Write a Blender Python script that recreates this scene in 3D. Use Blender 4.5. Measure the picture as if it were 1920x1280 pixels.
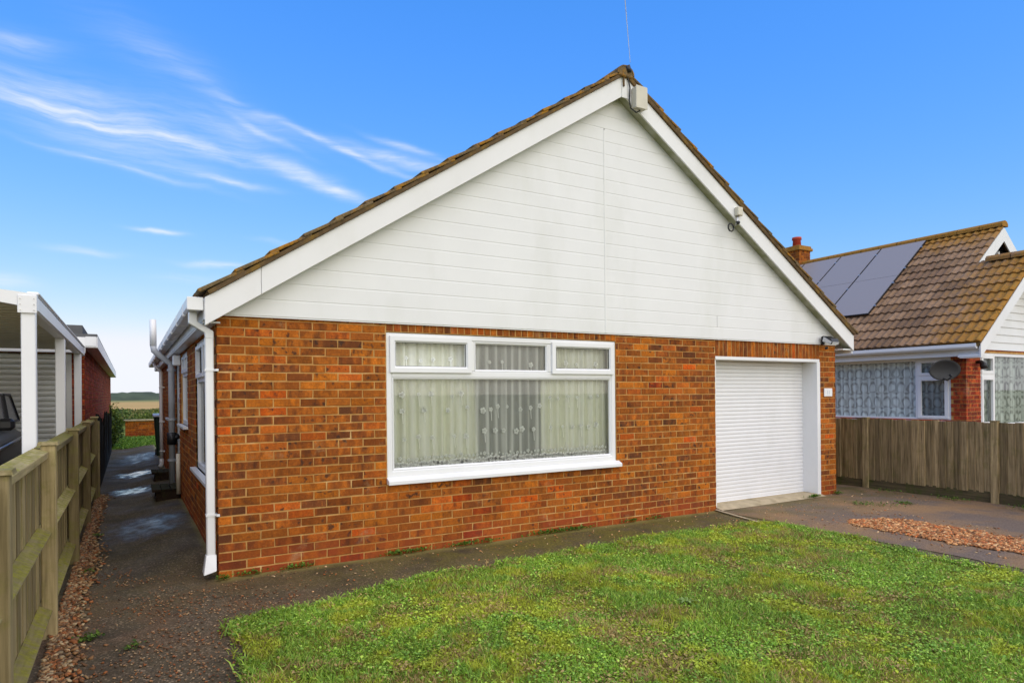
import bpy, bmesh, math, random
import numpy as np
from mathutils import Vector, Matrix

random.seed(7)
rng = np.random.default_rng(11)
for o in list(bpy.data.objects):
    bpy.data.objects.remove(o)
scene = bpy.context.scene
COL = scene.collection

# ------------------------------------------------------------------ camera
FPX, TH, ROLL, HY = 1226.0, 0.5304, 0.0092, 738.8
CAM = Vector((-0.6315, -5.9025, 1.5066))
_F = Vector((math.sin(TH), math.cos(TH), 0)); _R = Vector((math.cos(TH), -math.sin(TH), 0)); _U = Vector((0, 0, 1))
_c, _s = math.cos(ROLL), math.sin(ROLL)
R2 = _R * _c - _U * _s
U2 = _R * _s + _U * _c
cam_d = bpy.data.cameras.new('camera')
cam = bpy.data.objects.new('camera', cam_d); COL.objects.link(cam)
M = Matrix((R2, U2, -_F)).transposed().to_4x4(); M.translation = CAM
cam.matrix_world = M
cam_d.sensor_fit = 'HORIZONTAL'; cam_d.sensor_width = 36.0
cam_d.lens = FPX / 1920 * 36.0
cam_d.shift_y = (HY - 640) / 1920
cam_d.clip_start = 0.05; cam_d.clip_end = 6000
scene.camera = cam

# ------------------------------------------------------------------ light
SUN_EL, SUN_AZ = math.radians(48), math.radians(172)   # azimuth clockwise from +Y : behind the camera
sd = bpy.data.lights.new('sun', 'SUN'); sd.energy = 2.65; sd.angle = math.radians(110); sd.color = (1.0, 0.84, 0.62)
sun = bpy.data.objects.new('sun', sd); COL.objects.link(sun)
sv = Vector((math.sin(SUN_AZ) * math.cos(SUN_EL), math.cos(SUN_AZ) * math.cos(SUN_EL), math.sin(SUN_EL)))
sun.rotation_euler = sv.to_track_quat('Z', 'Y').to_euler()
sun.location = (0, -20, 30)

vs = scene.view_settings
vs.view_transform = 'Standard'; vs.look = 'None'; vs.exposure = 0.40; vs.gamma = 1.0; vs.use_curve_mapping = False

# ------------------------------------------------------------------ sky
def pix_dir(u, v):
    a, b = u - 960, v - HY
    uu = _c * a - _s * b; vv = _s * a + _c * b
    return (_F + _R * (uu / FPX) - _U * (vv / FPX)).normalized()
def azel(u, v):
    d = pix_dir(u, v)
    return math.atan2(d.x, d.y), math.asin(d.z)

world = bpy.data.worlds.new('World'); scene.world = world; world.use_nodes = True
wt = world.node_tree; wt.nodes.clear()
def WN(t, **k):
    n = wt.nodes.new(t)
    for a, b in k.items(): setattr(n, a, b)
    return n
def wmath(op, a, b=None, c=None, clamp=False):
    n = WN('ShaderNodeMath', operation=op, use_clamp=clamp)
    for i, x in enumerate((a, b, c)):
        if x is None: continue
        if isinstance(x, (int, float)): n.inputs[i].default_value = x
        else: wt.links.new(x, n.inputs[i])
    return n.outputs[0]
sky = WN('ShaderNodeTexSky', sky_type='NISHITA', sun_disc=False, sun_elevation=SUN_EL, sun_rotation=SUN_AZ,
         air_density=1.0, dust_density=0.3, ozone_density=3.0, altitude=0.0)
ssep = WN('ShaderNodeSeparateColor'); wt.links.new(sky.outputs[0], ssep.inputs[0])
hs = WN('ShaderNodeCombineColor')      # grade of the whole sky: deeper blue overhead, softer white at the horizon
wt.links.new(wmath('SMOOTH_MIN', wmath('MULTIPLY', wmath('POWER', ssep.outputs[0], 1.4), .43), 4.6, .8), hs.inputs[0])
wt.links.new(wmath('SMOOTH_MIN', wmath('MULTIPLY', wmath('POWER', ssep.outputs[1], .72), 1.14), 4.75, .6), hs.inputs[1])
wt.links.new(wmath('SMOOTH_MIN', wmath('MULTIPLY', ssep.outputs[2], 1.6), 5.1, .8), hs.inputs[2])
tc = WN('ShaderNodeTexCoord')
sep = WN('ShaderNodeSeparateXYZ'); wt.links.new(tc.outputs['Generated'], sep.inputs[0])
az = wmath('ARCTAN2', sep.outputs[0], sep.outputs[1])
el = wmath('ARCSINE', sep.outputs[2])
# thin cirrus: each streak a soft stretched wisp in the sky, broken up by fibrous noise
STREAKS = [  # from px, to px, half width px, strength
    (-60, 145, 330, 268, 13, .55), (250, 228, 470, 302, 13, .75), (-80, 120, 330, 230, 34, .42), (330, 205, 520, 275, 30, .30),
    (470, 285, 620, 345, 15, .60), (560, 335, 690, 382, 12, .85), (330, 130, 580, 270, 16, .26), (520, 225, 760, 328, 8, .70),
    (640, 268, 830, 318, 13, .62), (40, 215, 420, 330, 32, .34), (360, 322, 500, 350, 7, .50), (-60, 60, 110, 88, 18, .35),
    (255, 430, 335, 437, 5, .7), (350, 492, 460, 501, 7, .8), (90, 462, 220, 476, 8, .35), (300, 518, 400, 524, 9, .3), (-80, 520, 60, 535, 14, .4), (480, 445, 570, 457, 6, .3), (170, 40, 420, 170, 40, .16), (-40, 170, 260, 250, 6, .5), (60, 265, 360, 345, 6, .4), (430, 210, 560, 285, 7, .4), (700, 255, 840, 300, 7, .5)]
comb = WN('ShaderNodeCombineXYZ'); wt.links.new(az, comb.inputs[0]); wt.links.new(el, comb.inputs[1])
warp = WN('ShaderNodeTexNoise'); warp.inputs['Scale'].default_value = 9; warp.inputs['Detail'].default_value = 4
wt.links.new(comb.outputs[0], warp.inputs['Vector'])
wsub = WN('ShaderNodeVectorMath', operation='SUBTRACT'); wt.links.new(warp.outputs['Color'], wsub.inputs[0]); wsub.inputs[1].default_value = (.5, .5, .5)
wsc = WN('ShaderNodeVectorMath', operation='SCALE'); wt.links.new(wsub.outputs[0], wsc.inputs[0]); wsc.inputs['Scale'].default_value = .028
wadd = WN('ShaderNodeVectorMath', operation='ADD'); wt.links.new(comb.outputs[0], wadd.inputs[0]); wt.links.new(wsc.outputs[0], wadd.inputs[1])
total = None
for (u0, v0, u1, v1, hw, st) in STREAKS:
    a0, e0 = azel(u0, v0); a1, e1 = azel(u1, v1)
    ca, ce = (a0 + a1) / 2, (e0 + e1) / 2
    L = math.hypot(a1 - a0, e1 - e0) / 2; ang = math.atan2(e1 - e0, a1 - a0); W = hw / FPX * .9
    mp = WN('ShaderNodeMapping', vector_type='TEXTURE')
    mp.inputs['Location'].default_value = (ca, ce, 0); mp.inputs['Rotation'].default_value = (0, 0, ang); mp.inputs['Scale'].default_value = (L * 1.12, W * .95, 1)
    wt.links.new(wadd.outputs[0], mp.inputs['Vector'])
    ln = WN('ShaderNodeVectorMath', operation='DOT_PRODUCT'); wt.links.new(mp.outputs[0], ln.inputs[0]); wt.links.new(mp.outputs[0], ln.inputs[1])
    ex = wmath('EXPONENT', wmath('MULTIPLY', ln.outputs['Value'], -1.3))
    m = wmath('MULTIPLY', ex, st)
    total = m if total is None else wmath('ADD', total, m)
mp = WN('ShaderNodeMapping', vector_type='POINT'); mp.inputs['Rotation'].default_value = (0, 0, math.radians(22)); mp.inputs['Scale'].default_value = (8, 85, 1)
wt.links.new(wadd.outputs[0], mp.inputs['Vector'])
fib = WN('ShaderNodeTexNoise'); fib.inputs['Scale'].default_value = 1.0; fib.inputs['Detail'].default_value = 8; fib.inputs['Roughness'].default_value = .66
wt.links.new(mp.outputs[0], fib.inputs['Vector'])
fm = WN('ShaderNodeMapRange'); fm.inputs[1].default_value = .30; fm.inputs[2].default_value = .70; fm.inputs[3].default_value = .18; fm.inputs[4].default_value = 1.45
wt.links.new(fib.outputs['Fac'], fm.inputs[0])
cl = wmath('MULTIPLY', total, fm.outputs[0], clamp=True)
cl = wmath('MULTIPLY', cl, .76)
mix = WN('ShaderNodeMix', data_type='RGBA'); wt.links.new(cl, mix.inputs['Factor']); wt.links.new(hs.outputs[0], mix.inputs['A'])
mix.inputs['B'].default_value = (4.7, 4.9, 5.2, 1)
bg = WN('ShaderNodeBackground'); bg.inputs['Strength'].default_value = 0.15
wt.links.new(mix.outputs['Result'], bg.inputs['Color'])
wo = WN('ShaderNodeOutputWorld'); wt.links.new(bg.outputs[0], wo.inputs[0])

# ------------------------------------------------------------------ material helpers
def srgb(r, g, b):
    f = lambda c: (c / 255 / 12.92) if c / 255 <= .04045 else ((c / 255 + .055) / 1.055) ** 2.4
    return (f(r), f(g), f(b), 1)
class NT:
    def __init__(s, name):
        s.m = bpy.data.materials.new(name); s.m.use_nodes = True; s.t = s.m.node_tree
        s.t.nodes.clear(); s.out = s.n('ShaderNodeOutputMaterial'); s.p = s.n('ShaderNodeBsdfPrincipled')
        s.l(s.p.outputs[0], s.out.inputs[0])
    def n(s, t, **k):
        x = s.t.nodes.new(t)
        for a, b in k.items(): setattr(x, a, b)
        return x
    def l(s, a, b): s.t.links.new(a, b)
    def inp(s, n, key, v):
        if hasattr(v, 'links') or hasattr(v, 'is_linked'): s.l(v, n.inputs[key])
        else: n.inputs[key].default_value = v
    def pos(s): return s.n('ShaderNodeNewGeometry').outputs['Position']
    def objc(s): return s.n('ShaderNodeTexCoord').outputs['Object']
    def mapping(s, v, scale=(1, 1, 1), loc=(0, 0, 0), rot=(0, 0, 0)):
        x = s.n('ShaderNodeMapping'); s.l(v, x.inputs['Vector']); x.inputs['Scale'].default_value = scale; s.inp(x, 'Location', loc); x.inputs['Rotation'].default_value = rot
        return x.outputs[0]
    def noise(s, v, scale, detail=4, rough=.55, out='Fac'):
        x = s.n('ShaderNodeTexNoise'); s.l(v, x.inputs['Vector']); x.inputs['Scale'].default_value = scale; x.inputs['Detail'].default_value = detail; x.inputs['Roughness'].default_value = rough
        return x.outputs[out]
    def voro(s, v, scale, out='Color', feature='F1'):
        x = s.n('ShaderNodeTexVoronoi', feature=feature); s.l(v, x.inputs['Vector']); x.inputs['Scale'].default_value = scale
        return x.outputs[out]
    def ramp(s, fac, stops, interp='LINEAR'):
        x = s.n('ShaderNodeValToRGB'); s.l(fac, x.inputs[0]); r = x.color_ramp; r.interpolation = interp
        while len(r.elements) < len(stops): r.elements.new(.5)
        for e, (p, c) in zip(r.elements, stops):
            e.position = p; e.color = c if len(c) == 4 else (*c, 1)
        return x.outputs[0]
    def mapr(s, v, a, b, c=0., d=1.):
        x = s.n('ShaderNodeMapRange'); s.inp(x, 0, v); x.inputs[1].default_value = a; x.inputs[2].default_value = b; x.inputs[3].default_value = c; x.inputs[4].default_value = d
        return x.outputs[0]
    def math(s, op, a, b=0., clamp=False):
        x = s.n('ShaderNodeMath', operation=op, use_clamp=clamp); s.inp(x, 0, a); s.inp(x, 1, b); return x.outputs[0]
    def mix(s, f, a, b, mode='MIX'):
        x = s.n('ShaderNodeMix', data_type='RGBA', blend_type=mode); s.inp(x, 'Factor', f); s.inp(x, 'A', a); s.inp(x, 'B', b); return x.outputs['Result']
    def bump(s, h, strength=.3, dist=.01):
        x = s.n('ShaderNodeBump'); s.l(h, x.inputs['Height']); x.inputs['Strength'].default_value = strength; x.inputs['Distance'].default_value = dist
        s.l(x.outputs[0], s.p.inputs['Normal']); return x
    def done(s, col=None, rough=None, spec=None, metal=None):
        if col is not None: s.inp(s.p, 'Base Color', col)
        if rough is not None: s.inp(s.p, 'Roughness', rough)
        if spec is not None: s.inp(s.p, 'Specular IOR Level', spec)
        if metal is not None: s.inp(s.p, 'Metallic', metal)
        return s.m
def xyz(t, v):
    x = t.n('ShaderNodeSeparateXYZ'); t.l(v, x.inputs[0]); return x.outputs

def plain(name, c, rough=.5, var=.12, nscale=6., bump=0., metal=0., spec=.4, stain=None, stain_amt=.3, stain_scale=1.5):
    t = NT(name); p = t.pos()
    n = t.noise(p, nscale, 5)
    f = t.mapr(n, .25, .75, 1 - var, 1 + var)
    col = t.mix(1.0, c, f, 'MULTIPLY') if False else None
    g = t.n('ShaderNodeVectorMath', operation='SCALE'); g.inputs[0].default_value = c[:3]; t.l(f, g.inputs['Scale'])
    col = g.outputs[0]
    if stain:
        m = t.mapr(t.noise(t.mapping(p, (1, 1, .35)), stain_scale, 6, .65), .5, .75, 0, stain_amt)
        col = t.mix(m, col, stain)
    if bump: t.bump(t.noise(p, nscale * 12, 4), bump, .004)
    return t.done(col, rough, spec, metal)

# brick: seed value drives the fired colour of each brick
BR_STOPS = [(0.0, srgb(84, 52, 38)), (.04, srgb(112, 62, 38)), (.14, srgb(138, 72, 36)), (.36, srgb(148, 80, 38)), (.55, srgb(160, 90, 42)),
            (.74, srgb(180, 102, 42)), (.88, srgb(168, 88, 42)), (.955, srgb(178, 88, 44)), (.985, srgb(204, 88, 40)), (1.0, srgb(150, 50, 34))]
def brick_mat(name, attr=False, stops=BR_STOPS, tone=(1.18, 1.26, 1.05)):
    t = NT(name); p = t.pos()
    if attr:
        a = t.n('ShaderNodeAttribute'); a.attribute_name = 'seed'; rnd = a.outputs['Fac']
    else: rnd = t.n('ShaderNodeObjectInfo').outputs['Random']
    off = t.n('ShaderNodeCombineXYZ'); k = t.math('MULTIPLY', rnd, 97.); t.l(k, off.inputs[0]); t.l(t.math('MULTIPLY', rnd, 53.), off.inputs[2])
    v = t.n('ShaderNodeVectorMath', operation='ADD'); t.l(p, v.inputs[0]); t.l(off.outputs[0], v.inputs[1]); v = v.outputs[0]
    n1 = t.noise(t.mapping(v, (1, 1, .45)), 13, 3, .6); n2 = t.noise(v, 46, 5, .7)
    base = t.ramp(rnd, stops)
    k2 = t.math('FRACT', t.math('MULTIPLY', rnd, 13.7))
    dark = t.mapr(n1, .46, .70, 0, .9); dark = t.math('MULTIPLY', dark, t.mapr(k2, .15, .9, .25, 1))
    col = t.mix(dark, base, srgb(66, 38, 30))
    lite = t.mapr(n1, .48, .28, 0, .7)
    col = t.mix(lite, col, srgb(198, 112, 54))
    col = t.mix(t.mapr(n2, .38, .72, 0, .65), col, srgb(96, 50, 30))
    col = t.mix(t.mapr(t.noise(v, 160, 2), .62, .8, 0, .45), col, srgb(215, 160, 105))
    # weathering over the whole wall
    big = t.noise(p, 1.3, 5, .6)
    col = t.mix(t.mapr(big, .52, .75, 0, .28), col, srgb(80, 52, 34))
    vm = t.n('ShaderNodeVectorMath', operation='SCALE'); t.l(col, vm.inputs[0]); t.l(t.mapr(t.math('FRACT', t.math('MULTIPLY', rnd, 29.3)), 0, 1, .78, 1.26), vm.inputs['Scale']); col = vm.outputs[0]
    smud = t.math('MULTIPLY', t.mapr(t.noise(v, 16, 2), .56, .66, 0, .85), t.mapr(t.math('FRACT', t.math('MULTIPLY', rnd, 41.9)), .62, .72, 0, 1))
    col = t.mix(smud, col, srgb(58, 40, 36))
    zz = xyz(t, p)[2]
    foot = t.math('MULTIPLY', t.mapr(zz, .32, .10, 0, 1), t.mapr(t.noise(p, 3.5, 4), .35, .6, .1, .7))
    col = t.mix(foot, col, srgb(140, 62, 44))
    col = t.mix(t.math('MULTIPLY', t.mapr(t.noise(p, 2.6, 5, .7), .60, .72, 0, .35), t.mapr(n2, .3, .6)), col, srgb(190, 168, 140))
    col = t.mix(1.0, col, (tone[0], tone[1], tone[2], 1), 'MULTIPLY')
    hsv = t.n('ShaderNodeHueSaturation'); hsv.inputs['Saturation'].default_value = 1.03; t.l(col, hsv.inputs['Color']); col = hsv.outputs[0]
    t.bump(t.math('ADD', n2, t.noise(v, 150, 3)), .8, .006)
    return t.done(col, .9, .2)
M_brick = brick_mat('brick_face'); M_brick_s = brick_mat('brick_face_joined', True)
NB = [(0, srgb(96, 42, 36)), (.3, srgb(128, 52, 40)), (.6, srgb(146, 62, 46)), (.85, srgb(158, 72, 50)), (1, srgb(120, 40, 34))]
M_brick_n = brick_mat('brick_face_red', True, NB, (1.35, 1.2, 1.1))
t = NT('mortar'); p = t.pos()
mc = t.ramp(t.noise(p, 5, 5), [(.3, srgb(164, 122, 70)), (.55, srgb(192, 148, 88)), (.75, srgb(216, 182, 128))])
mc = t.mix(t.mapr(t.noise(p, 1.1, 4), .46, .66, 0, .7), mc, srgb(176, 122, 66))
mc = t.mix(t.mapr(t.noise(p, 24, 4, .7), .54, .72, 0, .5), mc, srgb(140, 98, 56))
t.bump(t.noise(p, 140, 3), .6, .004)
M_mortar = t.done(mc, .95, .1)

M_upvc = plain('upvc_white', (.80, .80, .79, 1), .32, .03, 3, stain=(.55, .56, .48, 1), stain_amt=.12)
M_clad = plain('cladding_white', (.775, .775, .755, 1), .38, .03, 2, stain=(.50, .51, .40, 1), stain_amt=.30, stain_scale=1.1)
M_barge = plain('bargeboard_white', (.78, .775, .755, 1), .4, .03, 2, stain=(.52, .52, .40, 1), stain_amt=.22, stain_scale=2)
t = NT('soffit_algae'); p = t.pos()
M_soffit = t.done(t.mix(t.mapr(t.noise(p, 7, 5), .3, .65), (.50, .50, .40, 1), (.30, .31, .17, 1)), .6, .3)
M_shutter = plain('shutter_white', (.80, .80, .80, 1), .35, .03, 3, stain=(.55, .55, .50, 1), stain_amt=.2, stain_scale=2.5)
M_greyshut = plain('shutter_grey_green', (.74, .73, .66, 1), .5, .05)
M_pipe_grey = plain('pipe_grey', (.40, .41, .43, 1), .45, .06)
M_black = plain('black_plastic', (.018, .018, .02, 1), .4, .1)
M_bin = plain('bin_dark_green', (.012, .03, .022, 1), .45, .1)
M_fascia_grey = plain('felt_roof', (.11, .11, .11, 1), .85, .15, 8)
M_chrome = plain('galvanised', (.5, .5, .5, 1), .35, .1, metal=.8)
M_creampost = plain('cream_paint', (.62, .58, .46, 1), .5, .08)

def tile_mat(name, attr, base_stops, lichen_amt, zones=None):
    t = NT(name); p = t.pos()
    if attr:
        a = t.n('ShaderNodeAttribute'); a.attribute_name = 'seed'; rnd = a.outputs['Fac']
    else: rnd = t.n('ShaderNodeObjectInfo').outputs['Random']
    base = t.ramp(rnd, base_stops)
    n = t.noise(p, 14, 6, .7); n3 = t.noise(p, 70, 4, .7)
    col = t.mix(t.mapr(n, .4, .7, 0, .55), base, srgb(64, 50, 40))
    col = t.mix(t.mapr(n3, .48, .75, 0, .6), col, srgb(168, 140, 112))
    l1 = t.noise(p, 5.5, 6, .72); amt = lichen_amt
    lm = t.mapr(l1, .48, .60, 0, 1)
    if zones:
        z = xyz(t, p); zz = None
        for (ax, a, b) in zones:
            q = t.mapr(z[ax], a, b, 0, 1)
            zz = q if zz is None else t.math('MAXIMUM', zz, q)
        lm = t.math('MULTIPLY', t.mapr(t.math('ADD', l1, t.math('MULTIPLY', zz, .22)), .53, .66, 0, 1), t.math('ADD', t.math('MULTIPLY', zz, .65), .22))
    lm = t.math('MULTIPLY', lm, amt)
    lc = t.ramp(t.noise(p, 22, 3), [(.3, srgb(112, 92, 36)), (.5, srgb(174, 118, 34)), (.7, srgb(154, 124, 56))])
    col = t.mix(lm, col, lc)
    t.bump(t.math('ADD', n, n3), .6, .008)
    return t.done(col, .93, .15)
TS = [(0, srgb(112, 88, 68)), (.4, srgb(142, 112, 84)), (.7, srgb(162, 130, 100)), (1, srgb(126, 98, 76))]
M_tile = tile_mat('roof_tile_lichen', False, [(0, srgb(92, 80, 56)), (.5, srgb(118, 102, 70)), (1, srgb(100, 84, 60))], .95)
M_tile_s = tile_mat('roof_tile_lichen_joined', True, TS, .6)
M_ntile = tile_mat('neighbour_tile', False, TS, .95, [(1, 1.3, -.15), (2, 4.45, 5.0)])
M_ntile_s = tile_mat('neighbour_tile_joined', True, TS, .95, [(1, 1.3, -.15), (2, 4.45, 5.0)])
M_bed = plain('verge_mortar', srgb(104, 84, 58), .95, .3, 20, bump=.5, stain=srgb(160, 124, 44), stain_amt=.8, stain_scale=7)

def wood_mat(name, c1, c2, moss, moss_amt, axis=2):
    t = NT(name); p = t.pos(); rnd = t.n('ShaderNodeObjectInfo').outputs['Random']
    off = t.n('ShaderNodeCombineXYZ'); t.l(t.math('MULTIPLY', rnd, 31.), off.inputs[1]); t.l(t.math('MULTIPLY', rnd, 17.), off.inputs[2])
    v = t.n('ShaderNodeVectorMath', operation='ADD'); t.l(p, v.inputs[0]); t.l(off.outputs[0], v.inputs[1])
    sc = (40, 40, 2.2) if axis == 2 else (40, 2.2, 40)
    g = t.noise(t.mapping(v.outputs[0], sc), 1.0, 6, .6)
    col = t.mix(t.mapr(g, .3, .7), c1, c2)
    sh = t.mapr(rnd, 0, 1, .62, 1.25)
    s2 = t.n('ShaderNodeVectorMath', operation='SCALE'); t.l(col, s2.inputs[0]); t.l(sh, s2.inputs['Scale']); col = s2.outputs[0]
    nz = xyz(t, t.n('ShaderNodeNewGeometry').outputs['Normal'])[2]
    mm = t.noise(p, 6, 6, .7)
    m1 = t.mapr(mm, .5, .68, 0, moss_amt)
    m2 = t.math('MULTIPLY', t.mapr(nz, .35, .8, 0, 1), t.mapr(t.noise(p, 14, 6, .75), .40, .60, .12, .9))
    col = t.mix(t.math('MAXIMUM', m1, m2), col, t.ramp(t.noise(p, 30, 3), [(.3, tuple(x * .6 for x in moss[:3])), (.7, moss[:3])]))
    t.bump(g, .5, .004)
    return t.done(col, .9, .15)
M_fence = wood_mat('fence_board_weathered', srgb(172, 154, 112), srgb(122, 108, 76), srgb(130, 130, 50), .45)
M_fence_rail = wood_mat('fence_rail_mossy', srgb(172, 156, 116), srgb(126, 114, 82), srgb(146, 142, 48), .35, 1)
M_fence_dark = wood_mat('fence_board_dark', srgb(44, 42, 36), srgb(28, 28, 26), srgb(46, 52, 38), .4)
M_fence_r = wood_mat('fence_board_brown', srgb(184, 160, 118), srgb(92, 78, 54), srgb(112, 112, 50), .4)
M_gravelboard = wood_mat('gravel_board_mossy', srgb(96, 84, 60), srgb(64, 58, 42), srgb(74, 88, 30), .9, 1)
M_step = wood_mat('doorstep_timber', srgb(62, 46, 34), srgb(36, 28, 22), srgb(60, 64, 34), .5, 1)

# ground materials
t = NT('asphalt_damp'); p = t.pos(); z = xyz(t, p)
ag = t.noise(p, 85, 4, .8); vc = t.voro(p, 95)
sepc = t.n('ShaderNodeSeparateColor'); t.l(vc, sepc.inputs[0])
c0 = t.ramp(ag, [(.3, srgb(50, 44, 34)), (.5, srgb(80, 69, 53)), (.72, srgb(128, 110, 86))])
spk = t.mapr(sepc.outputs[0], .86, .93, 0, .7)
c0 = t.mix(spk, c0, srgb(160, 138, 112))
c0 = t.mix(t.mapr(t.noise(p, 1.6, 6, .65), .45, .62, 0, .65), c0, srgb(44, 38, 28))
# reddish shingle ground into the surface in front of the side passage, moss by the wall
fr = t.math('MULTIPLY', t.mapr(z[1], .9, -.3, 0, 1), t.mapr(z[1], -1.9, -1.0, 0, 1))
fr = t.math('MULTIPLY', fr, t.mapr(z[0], .9, .0, 0, 1))
fr = t.math('MULTIPLY', fr, t.mapr(t.noise(p, 2.5, 5), .42, .60, 0, .8))
c0 = t.mix(fr, c0, t.ramp(t.noise(p, 110, 3, .8), [(.35, srgb(46, 36, 28)), (.5, srgb(92, 68, 50)), (.7, srgb(158, 122, 92))]))
mo = t.math('MULTIPLY', t.mapr(t.noise(p, 2.2, 6, .7), .30, .55, 0, 1), t.mapr(z[0], .2, 3.0, .25, .95))
mo = t.math('MULTIPLY', mo, t.mapr(z[0], 6.6, 5.2, .15, 1))
mo = t.math('MULTIPLY', mo, t.mapr(z[1], -.95, -.45, .35, 1))
c0 = t.mix(mo, c0, t.ramp(t.noise(p, 40, 4), [(.3, srgb(66, 62, 26)), (.65, srgb(116, 106, 40))]))
me = t.math('MULTIPLY', t.mapr(z[1], -.16, -.02, 0, 1), t.mapr(t.noise(p, 5, 5), .3, .55, .3, 1)); me = t.math('MULTIPLY', me, t.mapr(z[0], -.06, .02, 0, 1))
c0 = t.mix(t.math('MULTIPLY', me, .8), c0, srgb(142, 130, 72))
wet = t.math('MULTIPLY', t.mapr(z[1], -.6, .8, .12, 1), t.mapr(t.noise(p, 1.2, 5), .38, .6, 0, 1))
bmp = t.bump(t.math('ADD', ag, t.noise(p, 25, 3)), .5, .006)
pud = None
wob = t.noise(t.mapping(p, (1, .7, 1)), 7, 5, .65)
for (px_, py_, rx_, ry_) in ((-.60, 6.2, .34, .50), (-.52, 8.7, .36, .65), (-.42, 2.7, .45, .7), (-.4, 12.5, .5, 1.6)):
    q = t.math('ADD', t.math('POWER', t.math('MULTIPLY', t.math('SUBTRACT', z[0], px_), 1 / rx_), 2.), t.math('POWER', t.math('MULTIPLY', t.math('SUBTRACT', z[1], py_), 1 / ry_), 2.))
    q = t.mapr(t.math('ADD', q, t.math('MULTIPLY', wob, 3.6)), 3.0, 1.7, 0, .55 if py_ in (2.7, 12.5) else .92)
    pud = q if pud is None else t.math('MAXIMUM', pud, q)
t.l(t.mapr(pud, 0, 1, .5, 0), bmp.inputs['Strength'])
c0 = t.mix(t.math('MULTIPLY', pud, .6), c0, srgb(34, 30, 25))
M_path = t.done(c0, t.mapr(pud, 0, .9, t.mapr(wet, 0, 1, .88, .5), .04) if False else t.math('MULTIPLY', t.mapr(wet, 0, 1, .9, .62), t.mapr(pud, 0, .85, 1, .05)), .28)

t = NT('driveway_worn'); p = t.pos(); z = xyz(t, p)
ag = t.noise(p, 80, 4, .8)
c0 = t.ramp(ag, [(.3, srgb(78, 66, 54)), (.5, srgb(108, 92, 78)), (.72, srgb(150, 130, 112))])
c0 = t.mix(t.mapr(t.noise(p, 1.1, 6, .65), .42, .58, 0, .9), c0, t.ramp(ag, [(.3, srgb(106, 80, 50)), (.7, srgb(172, 136, 94))]))
c0 = t.mix(t.mapr(t.noise(p, 2.2, 6, .7), .56, .72, 0, .6), c0, srgb(56, 50, 46))
c0 = t.mix(t.math('MULTIPLY', t.mapr(z[1], -1.3, -.1, 0, .8), t.mapr(t.noise(p, 3, 5), .35, .6, 0, 1)), c0, srgb(92, 84, 44))
t.bump(ag, .5, .006)
M_drive = t.done(c0, .8, .3)
M_concrete = plain('threshold_concrete', srgb(176, 160, 130), .9, .2, 9, bump=.4, stain=srgb(110, 100, 62), stain_amt=.7, stain_scale=4)

t = NT('lawn_soil'); p = t.pos()
c0 = t.ramp(t.noise(p, 3, 6, .7), [(.3, srgb(84, 82, 36)), (.5, srgb(112, 116, 44)), (.62, srgb(146, 142, 50)), (.75, srgb(116, 94, 58))])
c0 = t.mix(t.mapr(t.noise(p, 60, 4), .4, .7, 0, .7), c0, srgb(48, 46, 22))
t.bump(t.noise(p, 50, 4), .8, .02)
M_soil = t.done(c0, .95, .1)
t = NT('grass_leaf'); a = t.n('ShaderNodeAttribute'); a.attribute_name = 'tint'
t.inp(t.p, 'Base Color', a.outputs['Color']); t.p.inputs['Roughness'].default_value = .65; t.p.inputs['Specular IOR Level'].default_value = .3
tr = t.n('ShaderNodeBsdfTranslucent'); t.l(a.outputs['Color'], tr.inputs[0]); ms = t.n('ShaderNodeMixShader'); ms.inputs[0].default_value = .25
t.l(t.p.outputs[0], ms.inputs[1]); t.l(tr.outputs[0], ms.inputs[2]); t.l(ms.outputs[0], t.out.inputs[0])
M_leaf = t.m
t = NT('pebble'); a = t.n('ShaderNodeAttribute'); a.attribute_name = 'tint'; t.bump(t.noise(t.pos(), 120, 3), .3, .003)
M_pebble = t.done(a.outputs['Color'], .75, .35)
t = NT('field_ground'); p = t.pos(); z = xyz(t, p)
g1 = t.ramp(t.noise(p, .35, 5), [(.3, srgb(80, 96, 36)), (.5, srgb(108, 118, 48)), (.7, srgb(138, 128, 66))])
tan = t.ramp(t.noise(t.mapping(p, (.02, .12, 1)), 1, 5), [(.3, srgb(168, 140, 84)), (.5, srgb(196, 158, 100)), (.7, srgb(150, 140, 76))])
fm_ = t.math('ADD', z[1], t.math('MULTIPLY', t.noise(t.mapping(p, (.05, .02, 1)), 1, 3), 30.))
col = t.mix(t.mapr(fm_, 72, 92, 0, 1), g1, tan)
col = t.mix(t.mapr(fm_, 240, 330, 0, 1), col, srgb(132, 130, 78))
M_field = t.done(col, .95, .1)
M_hill = plain('wooded_hill', srgb(74, 82, 52), .95, .5, .06)

# glass
t = NT('window_glass'); t.t.nodes.remove(t.p)
fz = t.n('ShaderNodeFresnel'); fz.inputs[0].default_value = 1.52
tb = t.n('ShaderNodeBsdfTransparent'); tb.inputs[0].default_value = (.975, .985, .975, 1)
gl = t.n('ShaderNodeBsdfGlossy'); gl.inputs['Roughness'].default_value = .004
ms = t.n('ShaderNodeMixShader'); t.l(fz.outputs[0], ms.inputs[0]); t.l(tb.outputs[0], ms.inputs[1]); t.l(gl.outputs[0], ms.inputs[2]); t.l(ms.outputs[0], t.out.inputs[0])
M_glass = t.m
t = NT('curtain_cream'); p = t.pos()
cc = t.mix(t.mapr(t.noise(p, 4, 4), .3, .7, 0, 1), (.86, .88, .60, 1), (.91, .92, .72, 1))
t.inp(t.p, 'Base Color', cc); t.p.inputs['Roughness'].default_value = .9
tr = t.n('ShaderNodeBsdfTranslucent'); t.l(cc, tr.inputs[0]); ms = t.n('ShaderNodeMixShader'); ms.inputs[0].default_value = .08
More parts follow.
